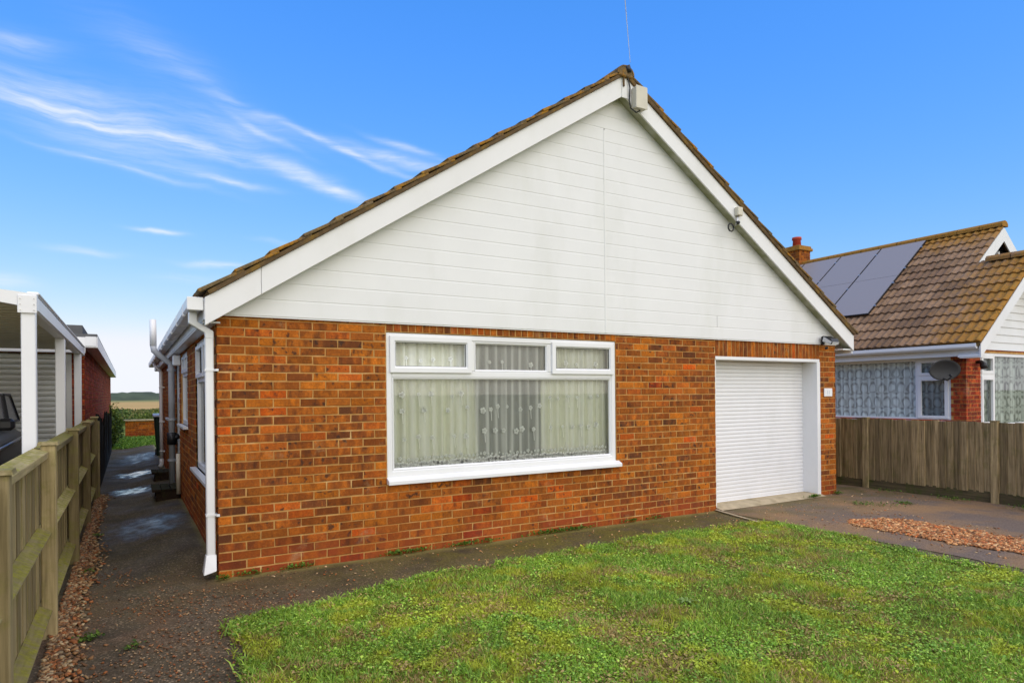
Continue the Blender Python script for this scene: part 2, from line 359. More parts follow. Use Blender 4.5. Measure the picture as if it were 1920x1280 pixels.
t.l(t.p.outputs[0], ms.inputs[1]); t.l(tr.outputs[0], ms.inputs[2]); t.l(ms.outputs[0], t.out.inputs[0])
M_curtain = t.m
def net_mat(name, dens, col=(.85, .88, .86, 1), pattern=False):
    t = NT(name); p = t.pos()
    t.p.inputs['Base Color'].default_value = col; t.p.inputs['Roughness'].default_value = .9
    tb = t.n('ShaderNodeBsdfTransparent'); ms = t.n('ShaderNodeMixShader')
    zx = xyz(t, p)
    wv = t.math('SINE', t.math('ADD', t.math('MULTIPLY', t.math('ADD', zx[0], zx[1]), 62.), t.math('MULTIPLY', t.noise(t.mapping(p, (5, 5, .3)), 1, 2), 9.)))
    f = t.mapr(wv, -.5, 1, dens - .12, dens + .18)
    if pattern:
        zz = xyz(t, p)
        # rows of oval medallions woven into the lace
        u = t.math('MULTIPLY', t.math('ADD', zz[1], zz[0]), 5.2); v = t.math('MULTIPLY', zz[2], 3.4)
        row = t.math('FLOOR', v); u = t.math('ADD', u, t.math('MULTIPLY', row, .5))
        wq = t.noise(p, 6, 3); u = t.math('ADD', u, t.math('MULTIPLY', wq, .5)); v = t.math('ADD', v, t.math('MULTIPLY', t.noise(p, 4.3, 3), .4))
        fu = t.math('SUBTRACT', t.math('FRACT', u), .5); fv = t.math('SUBTRACT', t.math('FRACT', v), .5)
        r = t.math('SQRT', t.math('ADD', t.math('MULTIPLY', fu, fu), t.math('MULTIPLY', fv, fv)))
        ring = t.math('ABSOLUTE', t.math('SUBTRACT', r, .36))
        k = t.mapr(ring, .04, .12, -.30, .0)
        k2 = t.mapr(r, .30, .10, 0, .15)
        f = t.math('ADD', t.math('ADD', f, k), k2, clamp=True)
    t.l(f, ms.inputs[0]); t.l(tb.outputs[0], ms.inputs[1]); t.l(t.p.outputs[0], ms.inputs[2]); t.l(ms.outputs[0], t.out.inputs[0])
    return t.m
M_net = net_mat('net_curtain', .48, (.95, .97, .94, 1))
M_lace = net_mat('lace_curtain', .74, (.78, .86, .84, 1), True)
M_flower = plain('lace_flower', (.88, .9, .88, 1), .9, .02)
M_room = plain('room_plaster', (.42, .45, .43, 1), .9, .1)
t = NT('solar_glass')
M_solar = t.done((.30, .265, .25, 1), .42, .35)
M_solar_frame = plain('solar_frame', (.015, .015, .018, 1), .4, .1)
t = NT('car_paint_black'); t.p.inputs['Coat Weight'].default_value = .1
M_car = t.done((.05, .05, .047, 1), .4, .4)
t = NT('car_glass'); M_carglass = t.done((.20, .20, .19, 1), .2, .4)
t = NT('lamp_lens'); M_lens = t.done((.55, .57, .58, 1), .08, .8)
M_rubber = plain('tyre_rubber', (.02, .02, .02, 1), .85)
M_rim = plain('alloy', (.45, .45, .46, 1), .3, .05, metal=.8)
M_dish = plain('dish_grey', (.03, .031, .034, 1), .6, .1)
M_pot = plain('clay_pot', srgb(178, 70, 50), .9, .15, 9)
t = NT('water'); M_water = t.done((.02, .02, .018, 1), .03, .6)
M_bark = plain('bark', srgb(84, 66, 48), .95, .3, 12, bump=.5)
M_grate = plain('roller_cream', (.70, .66, .52, 1), .6, .06)

# ------------------------------------------------------------------ mesh helpers
class MB:
    def __init__(s): s.v = []; s.f = []; s.seed = []
    def poly(s, pts, faces, seed=0.):
        b = len(s.v); s.v += [tuple(p) for p in pts]; s.f += [tuple(i + b for i in f) for f in faces]; s.seed += [seed] * len(faces); return s
    def box(s, x0, x1, y0, y1, z0, z1, seed=0.):
        return s.poly([(x0, y0, z0), (x1, y0, z0), (x1, y1, z0), (x0, y1, z0), (x0, y0, z1), (x1, y0, z1), (x1, y1, z1), (x0, y1, z1)],
                      [(0, 3, 2, 1), (4, 5, 6, 7), (0, 1, 5, 4), (1, 2, 6, 5), (2, 3, 7, 6), (3, 0, 4, 7)], seed)
    def prism_y(s, prof, y0, y1, seed=0.):   # prof list of (x,z) counter clockwise seen from -y
        n = len(prof)
        pts = [(x, y0, z) for x, z in prof] + [(x, y1, z) for x, z in prof]
        fs = [tuple(range(n)), tuple(range(2 * n - 1, n - 1, -1))] + [(i, i + n, (i + 1) % n + n, (i + 1) % n) for i in range(n)]
        return s.poly(pts, fs, seed)
    def prism_x(s, prof, x0, x1, seed=0.):   # prof (y,z)
        n = len(prof)
        pts = [(x0, y, z) for y, z in prof] + [(x1, y, z) for y, z in prof]
        fs = [tuple(range(n - 1, -1, -1)), tuple(range(n, 2 * n))] + [((i + 1) % n, (i + 1) % n + n, i + n, i) for i in range(n)]
        return s.poly(pts, fs, seed)
    def tube(s, path, r, n=12, cap=True):
        path = [Vector(p) for p in path]; b = len(s.v); m = len(path)
        for i, p in enumerate(path):
            d = ((path[min(i + 1, m - 1)] - path[max(i - 1, 0)])).normalized()
            a = d.orthogonal().normalized() if abs(d.z) > .9 or True else None
            ref = Vector((1, 0, 0)) if abs(d.x) < .9 else Vector((0, 1, 0))
            e1 = d.cross(ref).normalized(); e2 = d.cross(e1)
            rr = r[i] if isinstance(r, (list, tuple)) else r
            for k in range(n):
                q = p + (e1 * math.cos(2 * math.pi * k / n) + e2 * math.sin(2 * math.pi * k / n)) * rr; s.v.append(tuple(q))
        for i in range(m - 1):
            for k in range(n):
                s.f.append((b + i * n + k, b + i * n + (k + 1) % n, b + (i + 1) * n + (k + 1) % n, b + (i + 1) * n + k)); s.seed.append(0)
        if cap:
            s.f.append(tuple(b + k for k in range(n))[::-1]); s.f.append(tuple(b + (m - 1) * n + k for k in range(n))); s.seed += [0, 0]
        return s
    def mesh(s, name, mat=None, smooth=False, bevel=0.):
        me = bpy.data.meshes.new(name); me.from_pydata(s.v, [], s.f)
        if any(s.seed):
            at = me.attributes.new('seed', 'FLOAT', 'FACE'); at.data.foreach_set('value', s.seed)
        bm = bmesh.new(); bm.from_mesh(me); bmesh.ops.recalc_face_normals(bm, faces=bm.faces)
        if bevel:
            bmesh.ops.bevel(bm, geom=list(bm.edges), offset=bevel, segments=1, affect='EDGES', clamp_overlap=True)
        bm.to_mesh(me); bm.free()
        if smooth:
            me.polygons.foreach_set('use_smooth', [True] * len(me.polygons))
        if mat: me.materials.append(mat)
        return me
    def obj(s, name, mat, parent=None, smooth=False, bevel=0., loc=None):
        return link(name, s.mesh(name, mat, smooth, bevel), parent, loc)
def link(name, data, parent=None, loc=None):
    o = bpy.data.objects.new(name, data); COL.objects.link(o)
    if loc is not None: o.location = loc
    if parent is not None: o.parent = parent
    return o
def tag(o, label, cat, group=None, kind=None):
    o['label'] = label; o['category'] = cat
    if group: o['group'] = group
    if kind: o['kind'] = kind
    return o
def struct(o): o['kind'] = 'structure'; return o
def empty(name, label, cat, group=None):
    return tag(link(name, None), label, cat, group)
def box(name, x0, x1, y0, y1, z0, z1, mat, parent=None, bevel=0.):
    return MB().box(x0, x1, y0, y1, z0, z1).obj(name, mat, parent, bevel=bevel)

# ------------------------------------------------------------------ ground setting
def sheet(name, pts, z, mat, kind='structure'):
    m = MB(); m.poly([(x, y, z) for x, y in pts], [tuple(range(len(pts)))]); o = m.obj(name, mat); o['kind'] = kind; return o
def grid(name, x0, x1, y0, y1, nx, ny, zf, mat):
    m = MB(); xs = np.linspace(x0, x1, nx); ys = np.linspace(y0, y1, ny)
    pts = [(x, y, zf(x, y)) for y in ys for x in xs]
    fs = [(j * nx + i, j * nx + i + 1, (j + 1) * nx + i + 1, (j + 1) * nx + i) for j in range(ny - 1) for i in range(nx - 1)]
    m.poly(pts, fs); o = m.obj(name, mat, smooth=True); return struct(o)
sheet('ground', [(-3000, -3000), (3000, -3000), (3000, 3000), (-3000, 3000)], -.03, M_field)
def sm(a, b, x):
    k = min(1, max(0, (x - a) / (b - a))); return k * k * (3 - 2 * k)
def pathz(x, y):
    h = .09 * sm(-.75, -.02, x) * sm(.1, .9, y) if x < .05 else .0
    return h + .006 * math.sin(x * 3.1 + y * 2.3) * math.cos(y * 1.7 - x)
grid('side_path', -1.12, .12, .0, 16.5, 26, 120, pathz, M_path)
grid('front_path', -1.12, 5.83, -8.0, .0, 40, 50, lambda x, y: pathz(x, y) if y > -2 else pathz(x, y), M_path)
grid('driveway', 5.836, 9.26, -8.0, 3.0, 24, 60, lambda x, y: pathz(x, y) * 1 + .004, M_drive)
sheet('neighbour_yard', [(-9, -10), (-1.125, -10), (-1.125, 6), (-9, 6)], -.01, M_drive)
sheet('neighbour_drive', [(9.27, -10), (24, -10), (24, 14), (9.27, 14)], -.01, M_drive)
sheet('back_lawn', [(-9, 16.6), (12, 16.6), (12, 23.2), (-9, 23.2)], -.005, plain('back_lawn_grass', srgb(96, 140, 44), .9, .2, 20))
# joint strip between front path and drive
MB().poly([(5.80, -.01, .0125), (5.845, -.01, .0125), (5.60, -1.0, .0125), (5.565, -1.0, .0125)], [(0, 1, 2, 3)]).obj('path_joint', M_concrete)['kind'] = 'structure'

LAWN = [(-.06, -1.25), (.2, -1.20), (.45, -1.21), (.72, -1.16), (1.0, -1.05), (1.46, -.93), (1.95, -.93), (2.5, -.86), (3.17, -.82), (3.9, -.80), (4.56, -.84), (5.2, -.86), (5.62, -1.02),
        (5.74, -1.3), (5.74, -1.9), (5.60, -2.4), (5.52, -2.8), (5.58, -3.4), (5.6, -4.4), (5.6, -7), (-.15, -7), (-.12, -4.2), (-.14, -3.2), (-.09, -2.3), (-.04, -1.7)]
def in_poly(x, y, poly):
    x = np.asarray(x); y = np.asarray(y); r = np.zeros(x.shape, bool); n = len(poly)
    for i in range(n):
        x1, y1 = poly[i]; x2, y2 = poly[(i + 1) % n]
        c = ((y1 > y) != (y2 > y)); 
        if y1 != y2: r ^= c & (x < (x2 - x1) * (y - y1) / (y2 - y1) + x1)
    return r
# soil sheet with slightly raised middle
def lawn_soil():
    m = bmesh.new(); vs_ = [m.verts.new((x, y, .016)) for x, y in LAWN]; f = m.faces.new(vs_)
    bmesh.ops.triangulate(m, faces=[f]); me = bpy.data.meshes.new('lawn'); m.to_mesh(me); m.free(); me.materials.append(M_soil)
    o = link('lawn', me); struct(o)
lawn_soil()

# value noise for placing plants
def vnoise(x, y, s, seed):
    r = np.random.default_rng(seed); T = r.random((64, 64)); x = np.asarray(x) * s + 100; y = np.asarray(y) * s + 100
    xi = np.floor(x).astype(int); yi = np.floor(y).astype(int); fx = x - xi; fy = y - yi; fx = fx * fx * (3 - 2 * fx); fy = fy * fy * (3 - 2 * fy)
    g = lambda a, b: T[a % 64, b % 64]
    return (g(xi, yi) * (1 - fx) + g(xi + 1, yi) * fx) * (1 - fy) + (g(xi, yi + 1) * (1 - fx) + g(xi + 1, yi + 1) * fx) * fy
def to_cam(x, y, z=0):
    dx, dy = x - CAM.x, y - CAM.y
    dep = dx * _F.x + dy * _F.y; lat = dx * _R.x + dy * _R.y
    return 960 + FPX * lat / np.maximum(dep, .01), HY - FPX * (z - CAM.z) / np.maximum(dep, .01), dep

def tint_mesh(name, V, Fc, tint, mat):
    me = bpy.data.meshes.new(name)
    nv, nf, k = len(V), len(Fc), Fc.shape[1]
    me.vertices.add(nv); me.vertices.foreach_set('co', V.astype(np.float32).ravel())
    me.loops.add(nf * k); me.loops.foreach_set('vertex_index', Fc.astype(np.int32).ravel())
    me.polygons.add(nf); me.polygons.foreach_set('loop_start', np.arange(0, nf * k, k, dtype=np.int32))
    me.update(calc_edges=True)
    a = me.color_attributes.new('tint', 'FLOAT_COLOR', 'POINT')
    c = np.ones((nv, 4), np.float32); c[:, :3] = tint; a.data.foreach_set('color', c.ravel())
    me.materials.append(mat); return me
def lin(c): return np.array(srgb(*c)[:3])

def blades(x, y, z0, h, w, lean, tint):
    """two-segment tapered blade: 5 verts, quad + tri -> triangles"""
    n = len(x); a = rng.random(n) * 2 * np.pi; b = rng.random(n) * 2 * np.pi
    sx, sy = np.cos(a) * w / 2, np.sin(a) * w / 2; lx, ly = np.cos(b) * lean, np.sin(b) * lean
    V = np.zeros((n, 5, 3))
    V[:, 0] = np.stack([x - sx, y - sy, z0], 1); V[:, 1] = np.stack([x + sx, y + sy, z0], 1)
    V[:, 2] = np.stack([x - sx * .8 + lx * .4, y - sy * .8 + ly * .4, z0 + h * .65], 1); V[:, 3] = np.stack([x + sx * .8 + lx * .4, y + sy * .8 + ly * .4, z0 + h * .65], 1)
    V[:, 4] = np.stack([x + lx, y + ly, z0 + h], 1)
    base = np.arange(n)[:, None] * 5
    F = np.concatenate([base + np.array([[0, 1, 3]]), base + np.array([[0, 3, 2]]), base + np.array([[2, 3, 4]])], 0)
    return V.reshape(-1, 3), F, np.repeat(tint, 5, 0)
def leaflets(x, y, z, s, tint, tilt=.6):
    """small rounded leaf: rhombus-like 4 verts lying near the ground"""
    n = len(x); a = rng.random(n) * 2 * np.pi; up = rng.random(n) * tilt
    dx, dy, dz = np.cos(a) * np.cos(up), np.sin(a) * np.cos(up), np.sin(up)
    px, py = -np.sin(a), np.cos(a)
    V = np.zeros((n, 4, 3)); P = np.stack([x, y, z], 1); D = np.stack([dx, dy, dz], 1); W = np.stack([px, py, (rng.random(n) - .5) * .5], 1)
    s = s[:, None]
    V[:, 0] = P; V[:, 1] = P + D * s * .55 + W * s * .38; V[:, 2] = P + D * s; V[:, 3] = P + D * s * .55 - W * s * .38
    b = np.arange(n)[:, None] * 4
    F = np.concatenate([b + np.array([[0, 1, 2]]), b + np.array([[0, 2, 3]])], 0)
    return V.reshape(-1, 3), F, np.repeat(tint, 4, 0)
def merge(parts):
    Vs, Fs, Ts = [], [], []; o = 0
    for V, F, T in parts: Vs.append(V); Fs.append(F + o); Ts.append(T); o += len(V)
    return np.concatenate(Vs), np.concatenate(Fs), np.concatenate(Ts)

def lawn_tint(x, y, n):
    g = np.stack([lin((106, 140, 36)), lin((134, 166, 50)), lin((166, 192, 80)), lin((118, 152, 64))]); i = rng.integers(0, 4, n)
    c = g[i] * (0.75 + .5 * rng.random((n, 1)))
    k = vnoise(x, y, 1.7, 3) * .6 + vnoise(x, y, 5.1, 4) * .4
    moss = np.clip((vnoise(x, y, 3.3, 8) * .5 + vnoise(x, y, 11, 9) * .5 - .54) * 4, 0, .5)[:, None]
    c = c * (1 - moss) + lin((190, 182, 46)) * moss * (0.7 + .5 * rng.random((n, 1)))
    dead = (rng.random(n) < np.clip((vnoise(x, y, 3.1, 21) * .6 + vnoise(x, y, 9.3, 22) * .4 - .52) * 2.2, .05, .6))[:, None]
    c = np.where(dead, lin((168, 142, 90)) * (0.6 + .6 * rng.random((n, 1))), c)
    return c * (0.92 + .55 * k[:, None])
def scatter_lawn(n):
    x = rng.uniform(-.25, 5.85, n); y = rng.uniform(-4.6, -.75, n)
    ex = (vnoise(x, y, 6, 31) - .5) * .10; ey = (vnoise(x, y, 6, 32) - .5) * .10
    k = in_poly(x + ex, y + ey, LAWN); u, v, d = to_cam(x, y)
    k &= (u > -80) & (u < 2000) & (v < 1330) & (d > .5)
    return x[k], y[k]
x, y = scatter_lawn(330000)
dens = vnoise(x, y, 2.7, 41) * .6 + vnoise(x, y, 9, 42) * .4
k = rng.random(len(x)) < np.clip(dens * 2.6 - .62, .10, 1); x, y = x[k], y[k]
hn = vnoise(x, y, 1.9, 51) * .6 + vnoise(x, y, 6.5, 52) * .4
h = (0.009 + .032 * np.clip(hn * 1.5 - .25, 0, 1)) * (.5 + rng.random(len(x)))
P1 = blades(x, y, np.full(len(x), .014), h, .0035 + .004 * rng.random(len(x)), h * (.4 + .9 * rng.random(len(x))), lawn_tint(x, y, len(x)))
x, y = scatter_lawn(180000)
k = rng.random(len(x)) < np.clip((vnoise(x, y, 2.1, 61) * .6 + vnoise(x, y, 8, 62) * .4 - .30) * 2.6, .08, 1); x, y = x[k], y[k]
tt = lawn_tint(x, y, len(x)) * np.array([1.05, 1.1, 1.05])
P2 = leaflets(x, y, .014 + .028 * rng.random(len(x)), .008 + .018 * rng.random(len(x)) ** 1.3, tt)
# ragged edge tufts
E = []
for i in range(len(LAWN)):
    a, b = np.array(LAWN[i]), np.array(LAWN[(i + 1) % len(LAWN)])
    if a[1] < -4.3: continue
    L = np.linalg.norm(b - a); n = int(L * 700); tq = rng.random(n)
    q = a + (b - a) * tq[:, None] + rng.normal(0, .035, (n, 2)); E.append(q)
E = np.concatenate(E); cl_ = vnoise(E[:, 0], E[:, 1], 4, 71); E = E[rng.random(len(E)) < np.clip(cl_ * 1.6 - .2, .1, 1)]
he = .02 + .055 * rng.random(len(E)) ** 1.5
P3 = blades(E[:, 0], E[:, 1], np.full(len(E), .004), he, .005 + .005 * rng.random(len(E)), he * .8, lawn_tint(E[:, 0], E[:, 1], len(E)) * .95)
P4 = leaflets(E[:, 0], E[:, 1], .01 + .035 * rng.random(len(E)), .012 + .02 * rng.random(len(E)), lawn_tint(E[:, 0], E[:, 1], len(E)))
V, F, T = merge([P1, P2, P3, P4])
tag(link('grass', tint_mesh('grass', V, F, T, M_leaf)), 'patchy green lawn grass with clover and moss', 'grass', kind='stuff')

# moss and weeds rooted along the foot of the front wall
parts = []
for (cx0, cy0, r, n) in [(.25, -.02, .10, 70), (.62, -.02, .12, 90), (1.55, -.025, .16, 130), (1.75, -.025, .10, 60), (2.25, -.03, .16, 130), (2.5, -.02, .1, 50), (3.25, -.03, .22, 170), (3.6, -.03, .2, 150), (4.4, -.02, .1, 60), (4.8, -.02, .12, 50), (7.72, -.06, .10, 160), (8.30, -.05, .08, 90), (.02, -.05, .05, 50)]:
    xx = cx0 + rng.normal(0, r * .6, n); yy = cy0 - np.abs(rng.normal(0, .018, n)); tt = np.stack([lin((74, 110, 36)), lin((104, 132, 44))])[rng.integers(0, 2, n)] * (.7 + .6 * rng.random((n, 1)))
    parts.append(leaflets(xx, yy, .008 + .03 * rng.random(n), .014 + .022 * rng.random(n), tt, 1.1))
# weeds in the drive and passage
for (cx0, cy0, r, n) in [(7.75, -.75, .13, 120), (8.25, -1.05, .10, 140), (7.9, -1.0, .12, 50), (-.85, -1.05, .06, 90), (-.62, -1.35, .05, 40), (-.95, .8, .05, 50), (-.93, 2.5, .05, 60), (9.15, -1.2, .2, 200), (9.18, -2.1, .25, 200), (9.18, -.3, .2, 120)]:
    xx = cx0 + rng.normal(0, r * .6, n); yy = cy0 + rng.normal(0, r * .6, n); tt = np.stack([lin((70, 100, 34)), lin((100, 122, 44))])[rng.integers(0, 2, n)] * (.7 + .6 * rng.random((n, 1)))
    parts.append(leaflets(xx, yy, .008 + .02 * rng.random(n), .012 + .02 * rng.random(n), tt, .9))
V, F, T = merge(parts)
tag(link('weeds', tint_mesh('weeds', V, F, T, M_leaf)), 'small green weeds along the wall foot and in paving cracks', 'weeds', kind='stuff')

# rosette weed in the lawn
def rosette(cx0, cy0, R, n, name, label):
    m = MB()
    for i in range(n):
        a = 2 * math.pi * i / n + random.uniform(-.25, .25); L = R * random.uniform(.7, 1.1); d = Vector((math.cos(a), math.sin(a), 0)); s = Vector((-d.y, d.x, 0))
        pts = []; 
        for j, (q, w, zz) in enumerate([(0, .15, .012), (.3, .5, .05), (.65, .6, .075), (.9, .3, .06), (1.0, .02, .045)]):
            c = d * (q * L); ww = s * (w * R * .22)
            pts += [(cx0 + c.x - ww.x, cy0 + c.y - ww.y, zz * R / .12 * .6 + .012), (cx0 + c.x + ww.x, cy0 + c.y + ww.y, zz * R / .12 * .6 + .012)]
        m.poly(pts, [(2 * j, 2 * j + 1, 2 * j + 3, 2 * j + 2) for j in range(4)])
    return tag(m.obj(name, plain(name + '_leaf', srgb(126, 150, 78), .6, .2, 20), smooth=True), label, 'weed')
rosette(2.78, -2.52, .085, 7, 'plantain_weed', 'pale broad leaved weed rosette in the front lawn')

# pebbles
def pebbles(x, y, z, s, tint):
    n = len(x); base = np.array([[-1, -1, -.6], [1, -1, -.6], [1, 1, -.6], [-1, 1, -.6], [-.7, -.7, .6], [.7, -.7, .6], [.7, .7, .6], [-.7, .7, .6]]) * .5
    V = base[None] * (1 + rng.normal(0, .18, (n, 8, 3)))
    V *= np.stack([s * (1 + .5 * rng.random(n)), s, s * .7], 1)[:, None, :]
    a = rng.random(n) * 6.28; ca, sa = np.cos(a)[:, None], np.sin(a)[:, None]; X = V[..., 0] * ca - V[..., 1] * sa; Y = V[..., 0] * sa + V[..., 1] * ca
    tl = rng.normal(0, .35, n)[:, None]; Z = V[..., 2] + X * tl
    V = np.stack([X + x[:, None], Y + y[:, None], Z + z[:, None]], -1)
    q = np.array([[0, 3, 2, 1], [4, 5, 6, 7], [0, 1, 5, 4], [1, 2, 6, 5], [2, 3, 7, 6], [3, 0, 4, 7]])
    F = (np.arange(n)[:, None, None] * 8 + q[None]).reshape(-1, 4)
    return V.reshape(-1, 3), F, np.repeat(tint, 8, 0)
PEB = np.stack([lin((178, 128, 82)), lin((150, 104, 66)), lin((198, 154, 106)), lin((118, 88, 60)), lin((204, 172, 130)), lin((180, 108, 58))])
def ptint(n, g=1.): return PEB[rng.integers(0, len(PEB), n)] * (.55 + .7 * rng.random((n, 1))) * g
# shingle strip beside the left fence
n = 7500; y = rng.uniform(-3.6, 6.0, n); w = .065 + .10 * vnoise(y * 0, y, 1.3, 81) * np.clip((2.6 - y) / 3 + .5, .35, 1.1); x = -1.06 + np.abs(rng.normal(0, 1, n)) * w * .62
k = x < -.66; x, y = x[k], y[k]; n = len(x)
Q = [pebbles(x, y, .006 + .016 * rng.random(n) - .01 * (x + 1.05), .011 + .018 * rng.random(n), ptint(n, .72) * np.array([.95, 1., .97]))]
V, F, T = merge(Q); tag(link('shingle', tint_mesh('shingle', V, F, T, M_pebble)), 'narrow strip of brown shingle along the left fence', 'gravel', kind='stuff')
GP = [(6.42, -1.36), (6.8, -1.37), (7.12, -1.56), (7.12, -2.1), (7.1, -2.85), (7.0, -4.5), (6.35, -4.5), (6.40, -3.1), (6.33, -2.6), (6.30, -2.2), (6.36, -1.7)]
n = 15000; x = rng.uniform(6.2, 7.25, n); y = rng.uniform(-4.0, -1.25, n); k = in_poly(x + (vnoise(x, y, 7, 5) - .5) * .16, y + (vnoise(x, y, 7, 6) - .5) * .16, GP); x, y = x[k], y[k]; n = len(x)
kk = rng.random(n) < np.clip(vnoise(x, y, 5, 7) * 1.1 + .35, 0, 1); x, y = x[kk], y[kk]; n = len(x)
ns = 900; xs_ = rng.uniform(6.1, 7.5, ns); ys_ = rng.uniform(-3.6, -1.1, ns); ks = rng.random(ns) < .45; xs_, ys_ = xs_[ks], ys_[ks]; ns = len(xs_)
V, F, T = merge([pebbles(x, y, .007 + .010 * rng.random(n), .010 + .020 * rng.random(n) ** 1.5, ptint(n, 1.1) * np.array([1.08, .93, .76])),
                 pebbles(xs_, ys_, np.full(ns, .008), .006 + .012 * rng.random(ns), ptint(ns, 1.0))])
tag(link('drive_gravel', tint_mesh('drive_gravel', V, F, T, M_pebble)), 'orange brown gravel filling the strip in the driveway', 'gravel', kind='stuff')
# loose grit on the path
n = 5200; x = rng.uniform(-1.0, .6, n); y = rng.uniform(-2.6, .9, n); k = (rng.random(n) < np.clip((vnoise(x, y, 2.2, 91) * .6 + vnoise(x, y, 7, 92) * .4 - .34) * 2.6, .02, 1)) & ~in_poly(x, y, LAWN) & ~((x > 0) & (y > -.02)); x, y = x[k], y[k]; n = len(x)
A = pebbles(x, y, np.full(n, .006), .004 + .009 * rng.random(n), ptint(n, .65))
n2 = 700; x = rng.uniform(0, 9, n2); y = rng.uniform(-1.2, -.03, n2); k = ~in_poly(x, y, LAWN); x, y = x[k], y[k]; n2 = len(x)
B = pebbles(x, y, np.full(n2, .008), .005 + .012 * rng.random(n2) ** 2, ptint(n2, 1.15))
V, F, T = merge([A, B]); tag(link('loose_grit', tint_mesh('loose_grit', V, F, T, M_pebble)), 'loose brown grit scattered over the dark path', 'gravel', kind='stuff')

# ------------------------------------------------------------------ the bungalow
W = 8.36; DEPTH = 11.2; ZC = 2.18
house = empty('bungalow', 'orange brick bungalow with white clad gable and white garage shutter', 'house')
WX0, WX1, WZ0, WZ1 = 1.4625, 4.223, .70, 2.105
GX0, GX1, GZ1 = 5.85, 7.985, 1.945

fw = MB()
for b in [(.006, WX0, 0, 2.3), (WX0, WX1, 0, WZ0 - .03), (WX0, WX1, WZ1, 2.3), (WX1, GX0, 0, 2.3), (GX0, GX1, GZ1 + .02, 2.3), (GX1, W - .006, 0, 2.3)]:
    fw.box(b[0], b[1], .0042, .24, b[2] - .05 if b[2] == 0 else b[2], b[3])
front_wall = fw.obj('front_wall', M_mortar, house)
# brick prototype: front face chamfered, unit length .215 depth .1 height .065, origin at lower left front
def brick_mesh(name, mat, L=.215, H=.065, D=.1):
    c = .004; j = lambda a=.0024: random.uniform(-a, a)
    o = [(0 + j(), c, 0 + j()), (L + j(), c, 0 + j()), (L + j(), c, H + j()), (0 + j(), c, H + j())]
    i = [(c + j(), j(.0008), c + j()), (L - c + j(), j(.0008), c + j()), (L - c + j(), j(.0008), H - c + j()), (c + j(), j(.0008), H - c + j())]
    b = [(0, D, 0), (L, D, 0), (L, D, H), (0, D, H)]
    m = MB(); m.poly(o + i + b, [(4, 5, 6, 7), (0, 1, 5, 4), (1, 2, 6, 5), (2, 3, 7, 6), (3, 0, 4, 7), (8, 9, 1, 0), (9, 10, 2, 1), (10, 11, 3, 2), (11, 8, 0, 3)])
    return m.mesh(name, mat)
BM = [brick_mesh('brick', M_brick) for _ in range(8)]
def course_bricks(length, z, start_half, openings):
    """clipped (x0, x1) pieces for one course"""
    xs = []; x = -.1125 if start_half else 0.
    while x < length:
        a, b = max(x, 0), min(x + .215, length); xs.append((a, b)); x += .225
    res = []
    for a, b in xs:
        segs = [(a, b)]
        for (o0, o1, z0, z1) in openings:
            if z + .04 > z0 and z + .03 < z1:
                ns = []
                for p, q in segs:
                    if q <= o0 or p >= o1: ns.append((p, q))
                    else:
                        if p < o0: ns.append((p, min(q, o0)))
                        if q > o1: ns.append((max(p, o1), q))
                segs = ns
        res += [s for s in segs if s[1] - s[0] > .035]
    return res
front = []
OPN = [(WX0 - .004, WX1 + .004, WZ0 - .06, 2.4), (GX0, GX1, -.1, 2.4)]
for ci in range(30):
    z = ci * .075 - .008
    for (a, b) in course_bricks(W, z, ci % 2 == 0, OPN): front.append((a, b, z, ci))
def dist(p): return (Vector(((p[0] + p[1]) / 2, 0, p[2])) - CAM).length / (1.0 if p[1] - p[0] > .15 else .75)
front.sort(key=dist)
def brick_piece(p):
    a, b, z, ci = p
    d = .1025 if ci % 2 == 1 else .215
    return d if a < .01 else .1
rest = MB()
SEEDS = {}
for k, p in enumerate(front):
    a, b, z, ci = p; d = brick_piece(p)
    if k < 300:
        o = link('brick', BM[k % 8], front_wall, (a, random.uniform(-.0018, .0018), z + random.uniform(-.0012, .0012)))
        o.scale = ((b - a) / .215, d / .1, 1)
        o.rotation_euler = (random.uniform(-.006, .006), random.uniform(-.006, .006), random.uniform(-.006, .006))
    else:
        c = .004; L = b - a; y0 = random.uniform(-.0018, .0018)
        j = lambda: random.uniform(-.0015, .0015)
        o_ = [(a, y0 + c, z + j()), (b, y0 + c, z + j()), (b, y0 + c, z + .065 + j()), (a, y0 + c, z + .065 + j())]
        i_ = [(a + c, y0, z + c), (b - c, y0, z + c), (b - c, y0, z + .065 - c), (a + c, y0, z + .065 - c)]
        b_ = [(a, y0 + .1, z), (b, y0 + .1, z), (b, y0 + .1, z + .065), (a, y0 + .1, z + .065)]
        rest.poly(o_ + i_ + b_, [(4, 5, 6, 7), (0, 1, 5, 4), (1, 2, 6, 5), (2, 3, 7, 6), (3, 0, 4, 7), (9, 1, 0, 8)[::-1], (9, 10, 2, 1), (10, 11, 3, 2), (11, 8, 0, 3)], random.random() * .998 + .001)
o = rest.obj('farther_bricks', M_brick_s, front_wall); o['kind'] = 'stuff'
# one grey replacement block low in the wall
# soldier bricks over garage and the brick-on-end row over the window
SM = [brick_mesh('lintel_brick', M_brick, .065, .215) for _ in range(3)]
nS = 28; st = (GX1 - GX0) / nS
for i in range(nS):
    o = link('lintel_brick', SM[i % 3], front_wall, (GX0 + i * st + .005, random.uniform(-.001, .001), GZ1 + .028)); o.scale = ((st - .01) / .065, 1, 1)
nS = 37; st = (WX1 - WX0) / nS
for i in range(nS):
    o = link('lintel_brick', SM[i % 3], front_wall, (WX0 + i * st + .005, random.uniform(-.001, .001), WZ1 + .008)); o.scale = ((st - .01) / .065, 1, .6)

